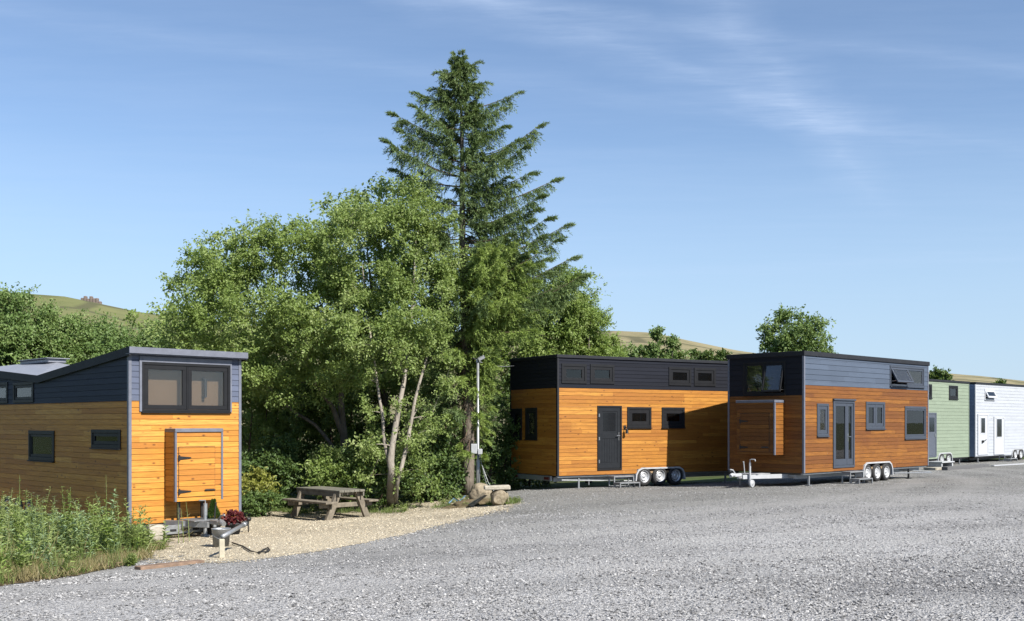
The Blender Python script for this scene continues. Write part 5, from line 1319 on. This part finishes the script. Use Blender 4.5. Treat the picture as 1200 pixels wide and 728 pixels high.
    p0 = Vector(pxg(1089, 551)); m = MB(); m.box(0, .75, -.35, .35, .0, .10, .01, Matrix.Translation(p0) @ Matrix.Rotation(.3, 4, 'Z')); tag(m.build('paving_slab', M['rock_pale'], None), 'pale slab on the gravel left of the long dark beam', 'slab')
    p0 = Vector(pxg(1163, 546.5)); m = MB(); m.box(0, 3.2, -.08, .08, .0, .045, .008, Matrix.Translation(p0) @ Matrix.Rotation(.72, 4, 'Z')); tag(m.build('timber_board', M['white_steel'], None), 'pale board on the gravel below the white house', 'board')
    m = MB()
    for i in range(7):
        p = Vector(pxg(97+i*6+random.uniform(-2, 2), 669-i*.9+random.uniform(-1.5, 1.5))); a = random.uniform(-.6, .6); Mx = Matrix.Translation(p+Vector((0, 0, .03))) @ Matrix.Rotation(a, 4, 'Z') @ Matrix.Rotation(random.uniform(-.3, .3), 4, 'Y'); m.tube([Mx @ Vector((-.18, 0, 0)), Mx @ Vector((0, .02, .02)), Mx @ Vector((.2, 0, 0))], [.01, .016, .006], 6)
    tag(m.build('twigs', M['timber_red'], None, True), 'scatter of brown dead twigs at the gravel edge below the weeds', 'twigs', kind='stuff')
hitch_clutter()

# stone wall ruin on the left skyline
def ruin():
    D = 775; v = [px(x, y, D*.985) for x, y in ((93, 357), (120, 361))]
    r = empty('stone_ruin', (v[0][0], v[0][1], v[0][2]+.2), 0, 'low ruined stone wall on the skyline of the left hill', 'ruin')
    m = MB(); L = v[1][0]-v[0][0]
    hs = [2.6, 4.6, 6.2, 4.6, 6.6, 5.4, 5.8, 3.8]
    for i, h in enumerate(hs): m.box(i*L/8, (i+1)*L/8-.15, -3, 0, -2, h-i*.28, .3)
    m.build('wall', M['hillstone'], r)
ruin()

# ------------------------------------------------------------------ loose stones
def stones(name, mat, n, region, smin, smax, label, dens=None, mask=None):
    xs = RNG.uniform(region[0], region[1], n*3); ys = RNG.uniform(region[2], region[3], n*3)
    ok = np.ones(len(xs), bool)
    if dens is not None: ok &= RNG.uniform(0, 1, len(xs)) < dens(xs, ys)
    xs, ys = xs[ok], ys[ok]
    if mask is not None: k = mask(xs, ys); xs, ys = xs[k], ys[k]
    xs, ys = xs[:n], ys[:n]; n = len(xs)
    z = gz(xs, ys)+AMP*vnoise(xs, ys, .55, 3.0)+AMP*.5*vnoise(xs, ys, 1.7, 9.0)
    s = smin+(smax-smin)*RNG.uniform(0, 1, n)**2.6
    oc = np.array([(1, 0, 0), (-1, 0, 0), (0, 1, 0), (0, -1, 0), (0, 0, 1), (0, 0, -1)], float)
    F0 = np.array([(0, 2, 4), (2, 1, 4), (1, 3, 4), (3, 0, 4), (2, 0, 5), (1, 2, 5), (3, 1, 5), (0, 3, 5)])
    V = oc[None]*RNG.uniform(.5, 1.0, (n, 6, 1))+RNG.normal(0, .16, (n, 6, 3))
    V[..., 2] *= .62; a = RNG.uniform(0, 2*PI, n); c, sn = np.cos(a), np.sin(a)
    tl = RNG.normal(0, .35, n)
    X = V[..., 0]*c[:, None]-V[..., 1]*sn[:, None]; Yy = V[..., 0]*sn[:, None]+V[..., 1]*c[:, None]; Zz = V[..., 2]+X*tl[:, None]*.6
    W = np.stack([X*s[:, None]+xs[:, None], Yy*s[:, None]+ys[:, None], Zz*s[:, None]+(z+s*.22)[:, None]], -1).reshape(-1, 3)
    F = (F0[None]+6*np.arange(n)[:, None, None]).reshape(-1, 3)
    m = MB(); m.block(W, F, np.repeat(np.clip(RNG.beta(2.0, 2.0, n), 0, 1), 8)); tag(m.build(name, mat), label, 'stones', kind='stuff')
def clumps(x, y): return np.clip(.55+1.0*vnoise(x, y, .8, 21.0)+.7*vnoise(x, y, 2.6, 22.0), .06, 1)
def off_lane(x, y):
    k = np.ones(np.shape(x))
    for (a, b, r) in LANES: k = np.minimum(k, np.clip((np.abs(np.hypot(x-a, y-b)-r)-.12)/.45, .22, 1))
    return RNG.uniform(0, 1, np.shape(x)) < k
ng = lambda x, y: off_lane(x, y) & inpoly(x, y, GRAVEL) & ~yard_mask(x, y) & ~bed_mask(x, y)
stones('loose_gravel', M['stone_grey'], 52000, (-8, 10, 8.0, 14.5), .007, .030, 'loose grey stones of the gravel nearest the camera', clumps, ng)
stones('loose_gravel', M['stone_grey'], 36000, (-11, 15, 14.5, 22), .008, .026, 'loose grey stones across the middle of the gravel yard', clumps, ng)
stones('loose_gravel', M['stone_grey'], 14000, (-4, 24, 22, 40), .010, .026, 'loose grey stones on the far gravel by the trailers', clumps, ng)
def near_edge(x, y):
    d = np.full(np.shape(x), 9.0)
    for a, b in zip(EDGE[:-1], EDGE[1:]):
        a = np.array(a[:2]); b = np.array(b[:2]); v = b-a; t_ = np.clip(((x-a[0])*v[0]+(y-a[1])*v[1])/(v@v), 0, 1); d = np.minimum(d, np.hypot(x-a[0]-t_*v[0], y-a[1]-t_*v[1]))
    return RNG.uniform(0, 1, np.shape(x)) < np.exp(-(d/.28)**2)
stones('loose_gravel', M['stone_grey'], 5200, (-7, 1, 15, 27), .008, .026, 'grey stones kicked across the edge of the pale yard', None, near_edge)
stones('loose_pebbles', M['stone_beige'], 3000, (-7, 1, 15, 27), .008, .024, 'beige pebbles spilled onto the grey gravel edge', None, near_edge)
stones('loose_pebbles', M['stone_beige'], 16000, (-9, 1, 16, 29), .010, .032, 'loose beige pebbles on the picnic yard', None, yard_mask)

fl = MB(); q = 0; LP = []
while q < 900:
    x = random.uniform(-9, 0); y = random.uniform(20, 30.5); lim = np.interp(x, [-9, -3, -1, 0], [29.5, 28.5, 27.6, 26.5])
    if random.random() < math.exp(-max(0, lim-y)*.55) and yard_mask(np.array([x]), np.array([y]))[0]: LP.append((x, y, gtop(x, y)+.012)); q += 1
LP = np.array(LP); leaf_block(fl, LP, np.concatenate([RNG.normal(size=(900, 2)), RNG.normal(0, .15, (900, 1))], 1), np.array([0, 0, 1.0])+rdir(900)*.3, RNG.uniform(.03, .07, 900), RNG.uniform(.02, .04, 900), RNG.uniform(0, 1, 900))
tag(fl.build('fallen_leaves', leafmat('fallen leaves', (.10, .06, .03), (.22, .15, .07), (.33, .30, .12), .1)), 'dead leaves scattered over the pale gravel near the trees', 'leaves', kind='stuff')

# ------------------------------------------------------------------ sky, sun, camera
w = bpy.data.worlds.new('World'); scene.world = w; w.use_nodes = True
nt = w.node_tree; nt.nodes.clear()
class WT(NT):
    def __init__(s): s.t = nt; s.out = s.n('ShaderNodeOutputWorld')
s = WT()
sky = s.n('ShaderNodeTexSky'); sky.sky_type = 'NISHITA'; sky.sun_disc = False
sky.sun_elevation = SUN_EL; sky.sun_rotation = math.atan2(SUN_AZ[0], SUN_AZ[1])
sky.altitude = 200; sky.air_density = .9; sky.dust_density = 0.1; sky.ozone_density = 2.9
g = s.n('ShaderNodeTexCoord').outputs['Generated']
sp = s.n('ShaderNodeSeparateXYZ'); s.l(g, sp.inputs[0])
zc = s.math('MAXIMUM', sp.outputs[2], .03)
X = s.math('DIVIDE', sp.outputs[0], zc); Y = s.math('DIVIDE', sp.outputs[1], zc)
cv = s.n('ShaderNodeCombineXYZ'); s.l(X, cv.inputs[0]); s.l(Y, cv.inputs[1])
warp = s.noise(cv.outputs[0], 1.1, 4, .6); warp2 = s.noise(s.mapping(cv.outputs[0], (1, 1, 1), (5, 3, 0)), 2.6, 5, .65)
def band(p0, p1, width, amt, soft=1.0, t0=-1, t1=2):
    d = Vector((p1[0]-p0[0], p1[1]-p0[1])); L = d.length; d /= L; n = (-d.y, d.x)
    dist = s.math('ADD', s.math('ADD', s.math('MULTIPLY', X, n[0]), s.math('MULTIPLY', Y, n[1])), -(p0[0]*n[0]+p0[1]*n[1]))
    dist = s.math('ADD', dist, s.math('MULTIPLY', s.math('SUBTRACT', warp, .5), width*1.6)); dist = s.math('ADD', dist, s.math('MULTIPLY', s.math('SUBTRACT', warp2, .5), width*1.3))
    f = s.ramp(s.math('ABSOLUTE', s.math('DIVIDE', dist, width)), [(0, 1), (.35, .62), (1, 0)])
    al = s.math('ADD', s.math('ADD', s.math('MULTIPLY', X, d.x/L), s.math('MULTIPLY', Y, d.y/L)), -(p0[0]*d.x+p0[1]*d.y)/L)
    fade = s.ramp(s.math('MULTIPLY', s.math('ADD', al, 1.0), .3333), [((t0+1)/3-.08 if t0 > -1 else 0, 0 if t0 > -1 else 1), ((t0+1)/3+.06 if t0 > -1 else .01, 1), ((t1+1)/3-.1, 1), (min(1, (t1+1)/3+.08), 0)])
    return s.math('MULTIPLY', s.math('MULTIPLY', f, fade), amt)
st1 = s.noise(s.mapping(cv.outputs[0], (1.0, 4.5, 1), (0, 0, 0), (0, 0, .9)), 2.2, 6, .7)
st2 = s.noise(s.mapping(cv.outputs[0], (.8, 3.0, 1), (2, 1, 0), (0, 0, -.35)), 1.6, 6, .65)
b1 = s.math('ADD', band((-.10, 2.50), (1.10, 3.55), .20, .20, t1=1.25), band((-.12, 2.47), (1.12, 3.60), .07, .05, t1=1.2)); b2 = s.math('ADD', band((.44, 2.45), (1.55, 4.6), .16, .19, t1=1.1), band((.46, 2.45), (1.60, 4.7), .06, .05, t1=1.05))
b3 = band((-1.5, 3.2), (-.2, 3.9), .40, .04); b4 = band((1.2, 2.95), (2.1, 3.25), .09, .14); b5 = band((.9, 3.5), (2.6, 4.2), .14, .11); b6 = band((-.1, 7.5), (2.0, 6.8), .4, .12)
cl = s.math('ADD', s.math('ADD', b1, b2), s.math('ADD', s.math('ADD', b3, b4), s.math('ADD', b5, b6)))
tex = s.math('ADD', s.math('MULTIPLY', s.ramp(st1, [(.3, 0), (.7, 1)]), 1.15), .2)
cl = s.math('MULTIPLY', cl, tex)
cl = s.math('ADD', cl, s.math('MULTIPLY', s.ramp(st2, [(.40, 0), (.85, 1)]), .10), True)
cl = s.math('ADD', cl, .07, True)
low = s.ramp(sp.outputs[2], [(0, .0), (.08, .5), (.2, 1)])
cl = s.math('MULTIPLY', s.math('MULTIPLY', cl, .85), low, True)
CLOUD = s.mix(s.mix(sky.outputs[0], (3.05, 4.1, 5.4), s.ramp(sp.outputs[2], [(0, .85), (.10, .62), (.26, 0)])), (4.2, 5.1, 6.7), cl)
bg = s.n('ShaderNodeBackground'); bg.inputs['Strength'].default_value = .080
s.l(CLOUD, bg.inputs[0]); s.l(bg.outputs[0], s.out.inputs['Surface'])

sun = bpy.data.lights.new('sun', 'SUN'); sun.energy = 5.0; sun.angle = math.radians(.53); sun.color = (1, .94, .85)
so = bpy.data.objects.new('sun', sun); COL.objects.link(so)
v = Vector((SUN_AZ[0]*math.cos(SUN_EL), SUN_AZ[1]*math.cos(SUN_EL), math.sin(SUN_EL)))
so.rotation_euler = (-v).to_track_quat('-Z', 'Y').to_euler(); so.location = (20, -10, 25)

cam = bpy.data.cameras.new('camera'); co = bpy.data.objects.new('camera', cam); COL.objects.link(co); scene.camera = co
co.location = (0, 0, CAM_H); co.rotation_euler = (PI/2, 0, 0)
cam.lens = 37.5; cam.sensor_width = 36; cam.sensor_fit = 'HORIZONTAL'; cam.shift_y = 131/1200
cam.clip_start = .1; cam.clip_end = 6000
vs_ = scene.view_settings; vs_.view_transform = 'Standard'; vs_.look = 'None'; vs_.exposure = 1.0; vs_.gamma = 1; vs_.use_curve_mapping = False
scene.cycles.max_bounces = 8; scene.cycles.transparent_max_bounces = 12; scene.cycles.use_denoising = True
